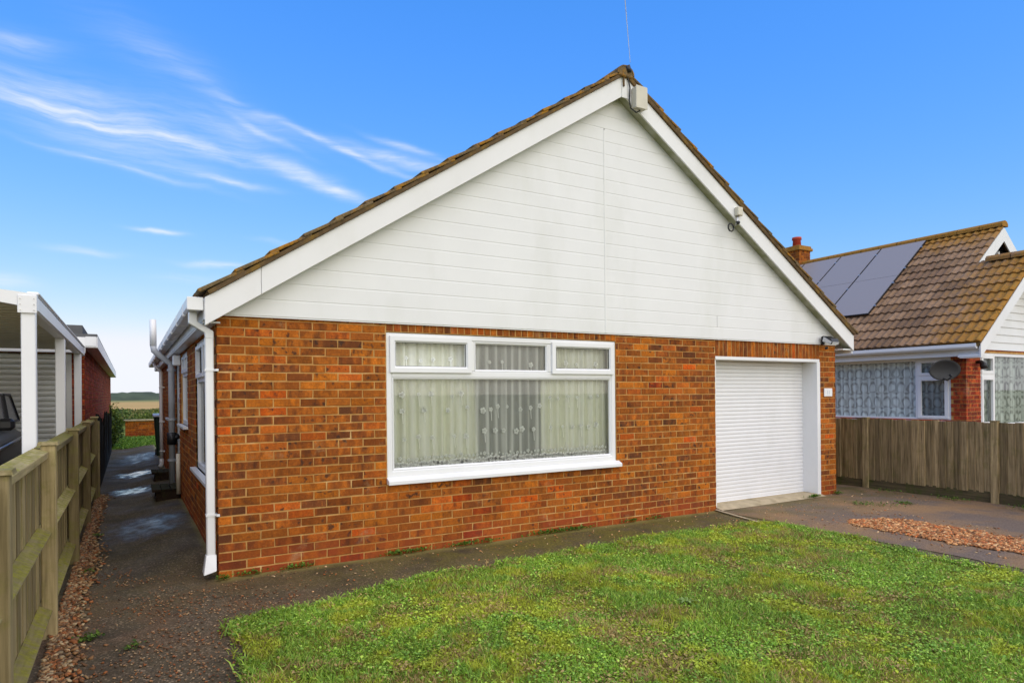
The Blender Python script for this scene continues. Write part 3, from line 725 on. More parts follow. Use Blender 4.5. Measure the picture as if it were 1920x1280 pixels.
# side wall (faces the passage)
SWIN = [(.42, 2.05, .74, 2.10), (3.15, 4.25, 1.14, 2.10), (4.65, 5.45, .10, 2.06), (6.6, 7.6, 1.14, 2.06)]
sw = MB(); ycuts = [.24]
prev = .24
for (a, b, z0, z1) in SWIN:
    sw.box(.0042, .23, prev, a, -.05, 2.25)
    sw.box(.0042, .23, a, b, -.05, z0); sw.box(.0042, .23, a, b, z1, 2.25); prev = b
sw.box(.0042, .23, prev, DEPTH, -.05, 2.25)
sw.box(.006, W - .006, DEPTH, DEPTH + .2, -.05, 2.25); sw.box(W - .24, W - .006, .24, DEPTH, -.05, 2.25)
side_wall = sw.obj('side_wall', M_mortar, house)
sb = MB()
for ci in range(30):
    z = ci * .075 - .008; s0 = .1125 if ci % 2 == 1 else .225
    for (a, b) in course_bricks(DEPTH - s0, z, ci % 2 == 1, [(q[0] - s0, q[1] - s0, q[2], q[3]) for q in SWIN]):
        y0, y1 = a + s0, b + s0; c = .004; x0 = random.uniform(-.0018, .0018)
        o_ = [(x0 + c, y1, z), (x0 + c, y0, z), (x0 + c, y0, z + .065), (x0 + c, y1, z + .065)]
        i_ = [(x0, y1 - c, z + c), (x0, y0 + c, z + c), (x0, y0 + c, z + .065 - c), (x0, y1 - c, z + .065 - c)]
        b_ = [(x0 + .08, y1, z), (x0 + .08, y0, z), (x0 + .08, y0, z + .065), (x0 + .08, y1, z + .065)]
        sb.poly(o_ + i_ + b_, [(4, 5, 6, 7), (0, 1, 5, 4), (1, 2, 6, 5), (2, 3, 7, 6), (3, 0, 4, 7), (8, 9, 1, 0), (9, 10, 2, 1), (10, 11, 3, 2), (11, 8, 0, 3)], random.random() * .998 + .001)
o = sb.obj('side_bricks', M_brick_s, side_wall); o['kind'] = 'stuff'

# --- gable cladding
XC = 4.25; S = .645; ZAP = 5.11                     # top edge of bargeboards
zt = lambda x: ZAP - S * abs(x - XC)
BH = .225
gb = MB(); gb.prism_y([(.02, 2.22), (W - .02, 2.22), (W - .02, 2.42), (XC, zt(XC) - .1), (.02, 2.42)], .02, .12)
gable = gb.obj('gable_wall', M_mortar, house)
clad = MB().box(-.0, W, -.022, .02, ZC + .0, ZC + .012).obj('cladding_base_trim', M_clad, house)
pitch = .1455; XJ = 4.062
def board(x0, x1, z0, z1, i):
    # clipped against the sloping soffit: keep inside roof lines
    lim = lambda z: (ZAP - BH * .35 - z) / S      # half width available at height z
    zlo, zhi = z0, z1
    a0, a1 = max(x0, XC - lim(zlo)), max(x0, XC - lim(zhi)); b0, b1 = min(x1, XC + lim(zlo)), min(x1, XC + lim(zhi))
    if b0 - a0 < .03: return
    if b1 - a1 < .0: a1 = b1 = (a1 + b1) / 2 if b1 < a1 else a1
    g = .010
    rows = [(zlo, -.0245), (zlo + .003, -.0268), (zhi - .014, -.0262), (zhi - .004, -.0246), (zhi, -.0243)]
    m = MB(); pts = []
    for (z, y) in rows:
        f = (z - zlo) / (zhi - zlo); pts += [(a0 + (a1 - a0) * f, y, z), (b0 + (b1 - b0) * f, y, z)]
    pts += [(a0, .018, zlo), (b0, .018, zlo), (a1, .018, zhi), (b1, .018, zhi)]
    fs = [(2 * r, 2 * r + 1, 2 * r + 3, 2 * r + 2) for r in range(4)] + [(10, 11, 1, 0), (8, 9, 13, 12)]
    fs += [(0, 2, 4, 6, 8, 12, 10), (11, 13, 9, 7, 5, 3, 1)]
    m.poly(pts, fs); m.obj('cladding_board', M_clad, gable)
nb = int((ZAP - BH * .35 - ZC) / pitch) + 1
for i in range(nb):
    z0 = ZC + .012 + i * pitch; z1 = min(z0 + pitch - .0002, ZAP - BH * .4)
    if z1 - z0 < .05: continue
    if z0 > 4.40: board(0, W, z0, z1, i)
    elif i == 1: board(.0, XJ - .008, z0, z1, i); board(XJ + .008, 5.86, z0, z1, i); board(5.866, W, z0, z1, i)
    else: board(.0, XJ - .008, z0, z1, i); board(XJ + .008, W, z0, z1, i)
MB().prism_x([(-.0305, ZC + .012), (-.0305, 4.50), (.015, 4.50), (.015, ZC + .012)], XJ - .014, XJ + .014).obj('joint_strip', M_clad, gable, bevel=.003)

# --- bargeboards, soffits
XE0, XE1 = -.10, 8.575
for side, xe in ((-1, XE0), (1, XE1)):
    prof = [(xe, zt(xe)), (xe, zt(xe) - BH), (XC, ZAP - BH), (XC, ZAP)]
    if side == -1:
        # left board is in two lengths with a visible joint
        xj = .33
        for p0, p1 in ((XE0, xj - .0015), (xj + .0015, XC - .001)):
            MB().prism_y([(p0, zt(p0) - BH), (p1, zt(p1) - BH), (p1, zt(p1)), (p0, zt(p0))], -.155, -.133).obj('bargeboard', M_barge, house, bevel=.003)
    else:
        MB().prism_y([(XC + .001, ZAP - BH), (xe, zt(xe) - BH), (xe, zt(xe)), (XC + .001, ZAP)], -.155, -.133).obj('bargeboard', M_barge, house, bevel=.003)
    a, b = (xe, XC) if side == -1 else (XC, xe)
    MB().prism_y([(a, zt(a) - BH + .018), (b, zt(b) - BH + .018), (b, zt(b) - BH + .03), (a, zt(a) - BH + .03)], -.133, -.012).obj('soffit_board', M_soffit, house)
    # boxed eaves end
    xo = xe; xi = .02 if side == -1 else W - .02
    x0, x1 = min(xo, xi), max(xo, xi)
    box('eaves_box', x0 + .004, x1 - .09 if side == -1 else x1, -.133, -.003, zt(xe) - BH + .012, zt(xe) - BH + .03, M_upvc, house)
MB().prism_y([(XC - .035, ZAP - BH - .03), (XC + .035, ZAP - BH - .03), (XC + .035, ZAP - .01), (XC, ZAP + .012), (XC - .035, ZAP - .01)], -.163, -.155).obj('apex_cover', M_barge, house, bevel=.002)
# right eave end: board facing the drive
box('fascia_end', 8.55, 8.572, -.133, DEPTH + .2, 2.06, 2.26, M_barge, house)

# --- roof tiles
RT = .125                                           # tile top above bargeboard top
def slope_point(side, s, lift, y):                  # s = distance down from ridge along slope
    L = math.sqrt(1 + S * S); dx, dz = 1 / L, -S / L
    n = (S / L, 1 / L)
    return (XC + side * (s * dx + n[0] * lift), y, ZAP + s * dz + n[1] * lift)
SLEN = (XC - XE0 + .015) * math.sqrt(1 + S * S)
G = .325
def tile_piece(m, side, s0, s1, y0, y1, seed, lift0=.030, th=.028, jit=0.):
    # tile tilted: lower edge lifted on the one below
    def P(s, lift, y): return slope_point(side, s, lift, y)
    a, b = lift0, lift0 + .020 + jit
    pts = [P(s0, a, y0), P(s1, b, y0), P(s1, b, y1), P(s0, a, y1), P(s0, a + th * .8, y0), P(s1, b + th, y0), P(s1, b + th, y1), P(s0, a + th * .8, y1)]
    m.poly(pts, [(0, 1, 2, 3), (4, 7, 6, 5), (0, 4, 5, 1), (1, 5, 6, 2), (2, 6, 7, 3), (3, 7, 4, 0)], seed)
roof_deck = MB()
for side in (-1, 1):
    pts = [slope_point(side, 0, .0, -.13), slope_point(side, SLEN - .05, .0, -.13), slope_point(side, SLEN - .05, .0, DEPTH + .3), slope_point(side, 0, .0, DEPTH + .3),
           slope_point(side, 0, .027, -.13), slope_point(side, SLEN - .05, .027, -.13), slope_point(side, SLEN - .05, .027, DEPTH + .3), slope_point(side, 0, .027, DEPTH + .3)]
    roof_deck.poly(pts, [(0, 1, 2, 3), (4, 7, 6, 5), (0, 4, 5, 1), (1, 5, 6, 2), (2, 6, 7, 3), (3, 7, 4, 0)])
roof = roof_deck.obj('roof', M_bed, house)
joined = MB()
ncourse = int(SLEN / G) + 1
for side in (-1, 1):
    for c in range(ncourse):
        s1 = SLEN - c * G; s0 = max(s1 - G - .07, .02)
        if s1 < .1: continue
        m = MB()
        tile_piece(m, side, s0, s1, -.195 + random.uniform(-.008, .008), .06, 0, jit=random.uniform(-.003, .006), th=.028 + random.uniform(0, .006))
        m.obj('roof_tile', M_tile, roof, bevel=.006)
        # bedding mortar / undercloak below the verge
        mm = MB(); a = [slope_point(side, s0, .004, -.182 + random.uniform(-.006, .006)), slope_point(side, s1, .004, -.182)]
        y = .06
        while y < DEPTH + .3:
            tile_piece(joined, side, s0, s1, y + .004, y + .296, random.random() * .99 + .005, jit=random.uniform(-.002, .004)); y += .3
    m = MB()
    m.poly([slope_point(side, .0, .002, -.178), slope_point(side, SLEN - .06, .002, -.178), slope_point(side, SLEN - .06, .002, -.05), slope_point(side, .0, .002, -.05),
            slope_point(side, .0, .034, -.188), slope_point(side, SLEN - .06, .034, -.188), slope_point(side, SLEN - .06, .034, -.05), slope_point(side, .0, .034, -.05)],
           [(0, 1, 2, 3), (4, 7, 6, 5), (0, 4, 5, 1), (1, 5, 6, 2), (2, 6, 7, 3), (3, 7, 4, 0)])
    m.obj('verge_bedding', M_bed, roof)
o = joined.obj('farther_roof_tiles', M_tile_s, roof); o['kind'] = 'stuff'
# ridge tiles (half round)
y = -.2
while y < DEPTH + .3:
    m = MB(); n = 9; pts = []
    for yy in (y, y + .44):
        for rr in (.105, .088):
            for i in range(n):
                a = math.radians(-8 + 196 * i / (n - 1)); pts.append((XC + rr * 1.15 * math.cos(a), yy, ZAP + .005 + rr * .92 * math.sin(a)))
    fs = []
    for i in range(n - 1):
        fs += [(i, i + 1, 2 * n + i + 1, 2 * n + i), (n + i, 3 * n + i, 3 * n + i + 1, n + i + 1), (i, n + i, n + i + 1, i + 1), (2 * n + i, 2 * n + i + 1, 3 * n + i + 1, 3 * n + i)]
    m.poly(pts, fs); m.obj('ridge_tile', M_tile, roof, smooth=False); y += .45
MB().prism_y([(XC - .11, ZAP - .03), (XC + .11, ZAP - .03), (XC + .095, ZAP + .05), (XC + .05, ZAP + .085), (XC, ZAP + .096), (XC - .05, ZAP + .085), (XC - .095, ZAP + .05)], -.197, -.05).obj('ridge_bedding', M_tile, roof, bevel=.01)

# --- left eaves: fascia, soffit, gutter, downpipes
box('eaves_fascia', -.105, -.085, -.13, DEPTH + .3, 2.13, 2.30, M_upvc, house)
box('eaves_soffit', -.10, .03, .0, DEPTH + .3, 2.115, 2.13, M_upvc, house)
gm = MB()
prof = [(-.215, 2.30), (-.225, 2.30), (-.225, 2.225), (-.21, 2.205), (-.125, 2.205), (-.112, 2.225), (-.112, 2.29), (-.122, 2.29), (-.122, 2.232), (-.132, 2.215), (-.205, 2.215), (-.215, 2.232)]
gm.prism_y(prof, -.13, DEPTH + .3)
gut = gm.obj('gutter', M_upvc, house)
box('gutter_end', -.228, -.108, -.136, -.128, 2.20, 2.305, M_upvc, gut, bevel=.004)
y = .35
while y < DEPTH: box('gutter_bracket', -.2285, -.105, y, y + .025, 2.2015, 2.30, M_upvc, gut); y += .9
def downpipe(y, x, ztop, zbot, name, mat, brackets):
    r = .034
    m = MB(); m.tube([(-.168, y, 2.23), (-.168, y, 2.17), (-.15, y, 2.135), (x - .02, y, 2.05), (x, y, 2.02), (x, y, 1.0), (x, y, zbot + .08)], r, 16)
    p_ = m.obj(name, mat, house, smooth=True)
    for z in brackets:
        box('pipe_bracket', x - .038, .012, y - .042, y + .042, z, z + .025, mat, p_, bevel=.003)
    MB().tube([(x, y, zbot + .16), (x, y, zbot + .06), (x - .01, y - .0, zbot + .03), (x - .035, y - .03, zbot)], [.038, .038, .04, .041], 16).obj('pipe_shoe', mat, p_, smooth=True)
# square-section front downpipe
def front_pipe():
    x, y, r = -.052, .055, .0335
    m = MB(); m.box(x - r, x + r, y - r, y + r, .16, 2.03); p_ = m.obj('downpipe', M_upvc, house, bevel=.008)
    m = MB()
    pr0 = [(-.205, 2.205), (-.14, 2.205), (-.14, 2.125), (x + r, 2.05), (x + r, 1.99), (x - r - .0, 1.99), (x - r, 2.035), (-.205, 2.11)]
    m.prism_y(pr0[::-1], y - r - .003, y + r + .003); m.obj('swan_neck', M_upvc, p_, bevel=.006)
    for z in (1.72, .52): box('pipe_bracket', x - r - .004, x + .075, y - r - .004, y + r + .004, z, z + .018, M_upvc, p_)
    for z in (1.72, .52): box('bracket_lug', -.012, .012, -.016, y, z, z + .018, M_upvc, p_)
    m = MB(); m.poly([(x - r - .006, y - r - .006, .20), (x + r + .006, y - r - .006, .20), (x + r + .006, y + r + .006, .20), (x - r - .006, y + r + .006, .20),
                      (x - r - .03, y - r - .06, .05), (x + r - .0, y - r - .06, .075), (x + r + .004, y + r - .01, .10), (x - r - .03, y + r - .01, .06)],
                     [(0, 1, 2, 3), (7, 6, 5, 4), (0, 4, 5, 1), (1, 5, 6, 2), (2, 6, 7, 3), (3, 7, 4, 0)]); m.obj('pipe_shoe', M_upvc, p_, bevel=.004)
front_pipe()
downpipe(9.2, -.06, 2.2, .1, 'downpipe', M_upvc, (1.7, 1.0, .4))
# grey soil vent pipe
m = MB(); y = 5.15
sp = m.tube([(-.075, y, .06), (-.075, y, 1.95), (-.09, y, 2.02), (-.24, y, 2.14), (-.30, y, 2.2), (-.31, y, 2.28)], .043, 16).obj('soil_pipe', M_pipe_grey, house, smooth=True)
MB().tube([(-.31, y, 2.27), (-.312, y, 2.66)], .045, 16).obj('vent_pipe', M_upvc, sp, smooth=True)
for z in (.55, 1.16, 1.9): MB().tube([(-.075, y, z), (-.075, y, z + .03)], .06, 16).obj('pipe_collar', M_pipe_grey, sp)
MB().tube([(-.075, y, .80), (-.075, y, .98)], .066, 16).obj('pipe_junction', M_black, sp, smooth=True)
MB().tube([(-.075, y, .88), (.02, y - .02, .93)], .04, 12).obj('branch_pipe', M_black, sp, smooth=True)
box('overflow_box', -.10, .0, 4.28, 4.42, 1.95, 2.09, M_upvc, house, bevel=.01)
MB().tube([(-.04, 4.34, .16), (-.04, 4.34, .72)], .028, 12).obj('waste_pipe', M_creampost, house, smooth=True)

# --- windows
def bar(m, x0, x1, z0, z1, y0, y1): m.box(x0, x1, y0, y1, z0, z1)
def frame_ring(name, x0, x1, z0, z1, w, y0, y1, mat, parent, cham=.012):
    """picture-frame ring with an inward chamfer"""
    m = MB()
    O = [(x0, z0), (x1, z0), (x1, z1), (x0, z1)]; I1 = [(x0 + w - cham, z0 + w - cham), (x1 - w + cham, z0 + w - cham), (x1 - w + cham, z1 - w + cham), (x0 + w - cham, z1 - w + cham)]
    I2 = [(x0 + w, z0 + w), (x1 - w, z0 + w), (x1 - w, z1 - w), (x0 + w, z1 - w)]
    pts = [(x, y0, z) for x, z in O] + [(x, y0, z) for x, z in I1] + [(x, y0 + cham, z) for x, z in I2] + [(x, y1, z) for x, z in I2] + [(x, y1, z) for x, z in O]
    fs = []
    for r in range(4):
        for i in range(4): fs.append((r * 4 + i, r * 4 + (i + 1) % 4, (r + 1) * 4 + (i + 1) % 4, (r + 1) * 4 + i))
    for i in range(4): fs.append((16 + i, 16 + (i + 1) % 4, (i + 1) % 4, i))
    m.poly(pts, fs); return m.obj(name, mat, parent, bevel=.0015)
YW = .012
win = frame_ring('window', WX0 + .004, WX1 - .004, WZ0 + .035, WZ1 - .006, .058, YW, YW + .07, M_upvc, house)
ZT = 1.705                                            # transom centre
box('transom', WX0 + .06, WX1 - .06, YW + .004, YW + .066, ZT - .028, ZT + .034, M_upvc, win, bevel=.008)
for xm in (2.372, 3.325): box('mullion', xm - .03, xm + .03, YW + .004, YW + .066, ZT + .034, WZ1 - .062, M_upvc, win, bevel=.008)
def pane(x0, x1, z0, z1, y, parent): MB().poly([(x0, y, z0), (x1, y, z0), (x1, y, z1), (x0, y, z1)], [(0, 1, 2, 3)]).obj('pane', M_glass, parent)
# opening top lights left and right
for (x0, x1) in ((WX0 + .035, 2.372 - .012), (3.325 + .012, WX1 - .035)):
    s_ = frame_ring('sash', x0, x1, ZT + .018, WZ1 - .035, .062, YW - .022, YW + .03, M_upvc, win, .018)
    MB().poly([(x0 + .056, YW + .003, ZT + .07), (x1 - .056, YW + .003, ZT + .07), (x1 - .056, YW + .003, WZ1 - .09), (x0 + .056, YW + .003, WZ1 - .09)], [(0, 1, 2, 3)]).obj('pane', M_glass, win)
    frame_ring('gasket', x0 + .058, x1 - .058, ZT + .076, WZ1 - .093, .006, YW - .006, YW + .002, M_black, win, .001)
pane(2.40, 3.297, ZT + .034, WZ1 - .06, YW + .03, win)
frame_ring('bead', 2.402, 3.295, ZT + .034, WZ1 - .064, .022, YW + .006, YW + .03, M_upvc, win, .014)
pane(WX0 + .06, WX1 - .06, WZ0 + .09, ZT - .028, YW + .03, win)
frame_ring('bead', WX0 + .062, WX1 - .062, WZ0 + .093, ZT - .028, .02, YW + .006, YW + .03, M_upvc, win, .014)
# sill
m = MB(); m.prism_x([(.08, WZ0 + .035), (.08, WZ0 - .02), (-.045, WZ0 - .035), (-.060, WZ0 - .035), (-.060, WZ0 + .0), (-.05, WZ0 + .008), (YW, WZ0 + .035)], WX0 - .004, WX1 + .035)
m.obj('sill', M_upvc, win, bevel=.003)
# room behind
rm = MB(); rx0, rx1, ry0, ry1 = 1.0, 4.8, .25, 3.8
for q in [(rx0, rx1, ry0, ry1, .0, .02), (rx0, rx1, ry0, ry1, 2.14, 2.16), (rx0 - .02, rx0, ry0, ry1, 0, 2.16), (rx1, rx1 + .02, ry0, ry1, 0, 2.16), (rx0, rx1, ry1, ry1 + .02, 0, 2.16)]: rm.box(*q)
rm.obj('room_shell', M_room, house)

# curtains : cream drapes with folds, net in front
def drape(name, x0, x1, z0, z1, y, amp, waves, mat, label, cat, taper=0., seed=0, parent=None):
    r = random.Random(seed); nx, nz = int((x1 - x0) * 170) + 8, 14
    ph = [r.uniform(0, 6.28) for _ in range(5)]; pts = []
    for j in range(nz):
        fz = j / (nz - 1); z = z0 + (z1 - z0) * fz
        for i in range(nx):
            f = i / (nx - 1); q = f * waves * 2 * math.pi
            yy = y + amp * (math.sin(q + .7 * math.sin(q * .37 + ph[0]) + .15 * math.sin(fz * 3 + ph[1])) * .7 + .3 * math.sin(q * 1.9 + ph[2]))
            xx = x0 + (x1 - x0) * f + taper * (1 - fz) * f
            pts.append((xx, yy, z))
    fs = [(j * nx + i, j * nx + i + 1, (j + 1) * nx + i + 1, (j + 1) * nx + i) for j in range(nz - 1) for i in range(nx - 1)]
    m = MB(); m.poly(pts, fs); o = m.obj(name, mat, smooth=True)
    return tag(o, label, cat)
drape('curtain', 1.40, 2.46, .72, 2.13, .155, .030, 11, M_curtain, 'cream pleated curtain at the left side of the front window', 'curtain', .05, 1)
drape('curtain', 3.29, 4.29, .72, 2.13, .155, .030, 10, M_curtain, 'cream pleated curtain at the right side of the front window', 'curtain', -.0, 2)
net = drape('net_curtain', 1.44, 4.25, .73, 2.12, .104, .014, 22, M_net, 'white net curtain with flower motifs hanging behind the front window', 'net curtain', 0, 3)
rf = random.Random(5)
m = MB()
def flower(m, cx0, cz, r):
    y = .0865
    for k in range(5):
        a = 2 * math.pi * k / 5 + rf.uniform(-.2, .2); px, pz = cx0 + math.cos(a) * r * .6, cz + math.sin(a) * r * .6; b = []
        for i in range(6): bb = 2 * math.pi * i / 6; b.append((px + math.cos(bb) * r * .5, y, pz + math.sin(bb) * r * .5))
        m.poly(b, [tuple(range(6))])
for (xs, z, n) in [((1.55, 2.4), 1.50, 5), ((1.6, 2.4), 1.36, 4), ((2.45, 3.25), 1.36, 7), ((2.5, 3.2), 1.12, 6), ((3.3, 4.1), 1.46, 6), ((1.6, 2.4), 1.08, 5), ((3.3, 4.1), 1.14, 6), ((1.55, 2.3), 1.86, 4), ((2.45, 3.2), 1.84, 3), ((3.4, 4.1), 1.84, 3)]:
    for i in range(n):
        X = xs[0] + (xs[1] - xs[0]) * (i + rf.uniform(.2, .8)) / n; Z = z + rf.uniform(-.02, .02); flower(m, X, Z, rf.uniform(.018, .034))
        if rf.random() < .5: m.poly([(X - .004, .087, Z), (X + .004, .087, Z), (X + .012, .087, Z - .12), (X + .006, .087, Z - .12)], [(0, 1, 2, 3)])
x = 1.47
while x < 4.22: flower(m, x, .835 + rf.uniform(-.010, .010), rf.uniform(.024, .034)); flower(m, x + .02, .89 + rf.uniform(-.012, .012), rf.uniform(.010, .020)); x += .044
m.obj('flower_motif', M_flower, net)

# --- garage
box('garage_surround', GX0 + .002, GX1 - .002, -.004, .14, GZ1 - .018, GZ1 + .024, M_upvc, house, bevel=.003)
box('door_jamb', GX1 - .075 + .002, GX1 - .002, -.012, .26, .012, GZ1 - .018, M_upvc, house, bevel=.003)
box('door_jamb', GX0 + .002, GX0 + .02, .01, .26, .012, GZ1 - .018, M_upvc, house)
gd = MB().box(GX0 + .02, GX1 - .07, .262, .30, .02, 1.93).obj('garage_door', M_shutter, house)
zz = .05; k = 0
SL = None
while zz < 1.925:
    h_ = .052
    if SL is None:
        m = MB(); prof = [(.2335, .0), (.2300, .008), (.2285, .024), (.2300, .041), (.2335, .0495), (.262, .0495), (.262, 0)]
        m.prism_x(prof, GX0 + .02, GX1 - .072); SL = m.mesh('slat', M_shutter)
    link('slat', SL, gd, (0, 0, zz)); zz += h_
box('bottom_rail', GX0 + .02, GX1 - .072, .222, .262, .018, .05, M_shutter, gd, bevel=.004)
m = MB(); m.prism_x([(-.10, .008), (.24, .008), (.24, .045), (.02, .038), (-.06, .018)], GX0 + .004, GX1 - .004); struct(m.obj('garage_threshold', M_concrete, bevel=.004))

# --- side windows and door
def side_window(y0, y1, z0, z1, sill=True, door=False):
    f = MB(); w = .06; X0, X1 = .02, .085
    f.box(X0, X1, y0, y0 + w, z0, z1); f.box(X0, X1, y1 - w, y1, z0, z1); f.box(X0, X1, y0 + w, y1 - w, z0, z0 + w); f.box(X0, X1, y0 + w, y1 - w, z1 - w, z1)
    o = f.obj('side_door' if door else 'side_window', M_upvc, house, bevel=.003)
    zt_ = z0 + (z1 - z0) * .70; ym = (y0 + y1) / 2
    box('transom', X0 + .004, X1 - .004, y0 + w, y1 - w, zt_ - .03, zt_ + .03, M_upvc, o, bevel=.004)
    if not door:
        box('mullion', X0 + .004, X1 - .004, ym - .03, ym + .03, zt_ + .03, z1 - w, M_upvc, o, bevel=.004)
        for a, b in ((y0 + w, ym - .03), (ym + .03, y1 - w)):
            s_ = MB(); e = .04
            s_.box(X0 - .02, X0 + .02, a - .01, a + e, zt_ + .02, z1 - w + .01); s_.box(X0 - .02, X0 + .02, b - e, b + .01, zt_ + .02, z1 - w + .01)
            s_.box(X0 - .02, X0 + .02, a + e, b - e, zt_ + .02, zt_ + .02 + e); s_.box(X0 - .02, X0 + .02, a + e, b - e, z1 - w + .01 - e, z1 - w + .01); s_.obj('sash', M_upvc, o)
    MB().box(.05, .056, y0 + w, y1 - w, z0 + w, z1 - w).obj('pane', M_glass, o)
    box('room_blind', .12, .13, y0, y1, z0, z1, M_room, o)
    if sill: box('sill', -.055, .08, y0 - .03, y1 + .06, z0 - .035, z0, M_upvc, o, bevel=.004)
side_window(*SWIN[0]); side_window(*SWIN[1]); side_window(*SWIN[2], sill=False, door=True); side_window(*SWIN[3])
box('door_threshold', -.09, .02, 4.6, 5.5, .09, .125, M_upvc, house, bevel=.004)

# --- fittings on the front
fl = empty('floodlight', 'small black security floodlight under the right end of the gable', 'floodlight')
fl.location = (8.02, -.045, 2.20)
MB().box(-.03, .03, 0, .045, -.02, .06).obj('wall_bracket', M_black, fl, bevel=.006)
m = MB(); m.prism_x([(-.19, .0), (-.17, -.03), (-.03, .02), (-.01, .085), (-.05, .10), (-.17, .05)], -.085, .085); m.obj('lamp_housing', M_black, fl, bevel=.006)
MB().poly([(-.075, -.192, .004), (.075, -.192, .004), (.075, -.178, -.0315), (-.075, -.178, -.0315)], [(0, 1, 2, 3)]).obj('lens', M_lens, fl)
MB().poly([(-.0855, -.186, .005), (-.0855, -.06, .088), (-.0855, -.04, .02), (-.0855, -.165, -.022)], [(0, 1, 2, 3)]).obj('side_reflector', M_lens, fl)
MB().tube([(-.03, -.06, -.06), (-.03, -.07, -.09)], .022, 10).obj('motion_sensor', M_black, fl, smooth=True)
pl = empty('number_plaque', 'small white house number plaque on the right brick pier', 'sign'); pl.location = (8.17, 0, 1.49)
MB().box(-.095, .095, -.016, -.002, -.06, .06).obj('plaque_board', M_upvc, pl, bevel=.008)
m = MB(); m.box(-.028, -.016, -.0175, -.0162, -.026, .03); m.box(.012, .024, -.0175, -.0162, -.026, .03); m.obj('plaque_mark', plain('faded_print', (.55, .60, .64, 1), .6), pl)
jb = empty('junction_box', 'cream junction box with cable at the gable peak', 'box'); jb.location = (4.43, -.157, 4.88)
MB().box(-.075, .085, -.085, 0, -.135, .11).obj('box_body', M_creampost, jb, bevel=.01)
MB().box(-.08, .09, -.093, -.085, -.14, .115).obj('box_cover', M_creampost, jb, bevel=.004)
MB().tube([(-.16, -.02, .30), (-.14, -.02, .2), (-.11, -.02, .1), (-.12, -.02, -.05), (-.10, -.02, -.13), (-.03, -.03, -.17), (.02, -.04, -.14)], .008, 8).obj('cable', M_black, jb, smooth=True)
MB().tube([(-.20, -.015, .26), (-.195, -.015, .10)], .012, 8).obj('hook_bracket', M_bed, jb)
MB().tube([(-.16, -.03, .33), (-.13, -.03, .26)], .035, 10).obj('cable_clamp', M_black, jb, smooth=True)
cb = empty('bracket_light', 'small weathered bracket fitting halfway down the right bargeboard', 'bracket'); cb.location = (6.07, -.157, 3.72)
MB().box(-.02, .075, -.06, 0, .03, .14).obj('fitting_body', M_creampost, cb, bevel=.008)
MB().tube([(.01, -.03, .04), (-.01, -.035, -.04), (-.03, -.03, -.10)], .012, 8).obj('fitting_arm', M_chrome, cb, smooth=True)
MB().tube([(-.03, -.05, -.07), (.0, -.05, -.06)], .022, 10).obj('fitting_joint', M_black, cb, smooth=True)
MB().tube([(-.11 + .05 * math.cos(a * .7), -.02, -.13 + .05 * math.sin(a * .7)) for a in range(10)], .010, 8).obj('cable_coil', M_black, cb, smooth=True)

# overhead telephone line towards the street
d = pix_dir(1172, 0); tq = (-3.2 - CAM.y) / d.y if d.y > 0 else 1
p0 = Vector((4.29, -.22, 5.24)); tq = (-2.6 - CAM.y) / d.y; p1 = CAM + d * tq
dd = p1 - p0
MB().tube([p0, p0 + dd * .5, p1, p0 + dd * 3, p0 + dd * 8 + Vector((0, 0, .4))], .0026, 6).obj('telephone_wire', plain('wire_grey', (.95, .95, .95, 1), .5), None)
tag(bpy.data.objects['telephone_wire'], 'thin pale overhead wire rising from the gable peak into the sky', 'wire')

# ------------------------------------------------------------------ left timber fence
def fence_left():
    f = empty('timber_fence', 'weathered mossy timber fence with open rails beside the left passage', 'fence')
    X = -1.09; posts = [-4.7, -2.72, -.86, 1.28, 3.42, 5.56]
    pm = MB().box(-.04, .04, -.04, .04, -.05, 1.215).mesh('post', M_fence, bevel=.006)
    cm = MB().poly([(-.055, -.055, 1.215), (.055, -.055, 1.215), (.055, .055, 1.215), (-.055, .055, 1.215), (-.05, -.05, 1.234), (.05, -.05, 1.234), (.05, .05, 1.234), (-.05, .05, 1.234)],
                   [(0, 3, 2, 1), (4, 5, 6, 7), (0, 1, 5, 4), (1, 2, 6, 5), (2, 3, 7, 6), (3, 0, 4, 7)]).mesh('post_cap', M_fence_rail)
    for y in posts:
        link('post', pm, f, (X + .02, y, 0)); link('post_cap', cm, f, (X + .02, y, 0))
    for a, b in zip(posts[:-1], posts[1:]):
        y0, y1 = a + .04, b - .04
        # top capping rail and lower rails with weathered sloping tops
        MB().prism_y([(X - .055, 1.13), (X + .02, 1.13), (X + .025, 1.175), (X - .06, 1.20)], y0, y1).obj('top_rail', M_fence_rail, f, bevel=.004)
        for z in (.66, .17): MB().prism_y([(X - .035, z - .03), (X + .005, z - .03), (X + .04, z + .008), (X - .035, z + .05)], y0, y1).obj('rail', M_fence_rail, f, bevel=.004)
        n = max(1, round((y1 - y0) / .098)); w = (y1 - y0) / n
        for i in range(n):
            yy = y0 + i * w; t0, t1 = random.uniform(.009, .014), random.uniform(.015, .022)
            zb = .04 + random.uniform(-.01, .02)
            m = MB(); m.poly([(X - .037, yy, zb), (X - .037, yy + w + .008, zb), (X - .037 - t1, yy + w + .008, zb), (X - .037 - t0, yy, zb), (X - .037, yy, 1.16), (X - .037, yy + w + .008, 1.16), (X - .037 - t1, yy + w + .008, 1.16), (X - .037 - t0, yy, 1.16)],
                             [(0, 3, 2, 1), (4, 5, 6, 7), (0, 1, 5, 4), (1, 2, 6, 5), (2, 3, 7, 6), (3, 0, 4, 7)])
            m.v = [(x + (i % 2) * .004, y_, z) for x, y_, z in m.v]
            m.obj('board', M_fence, f)
fence_left()
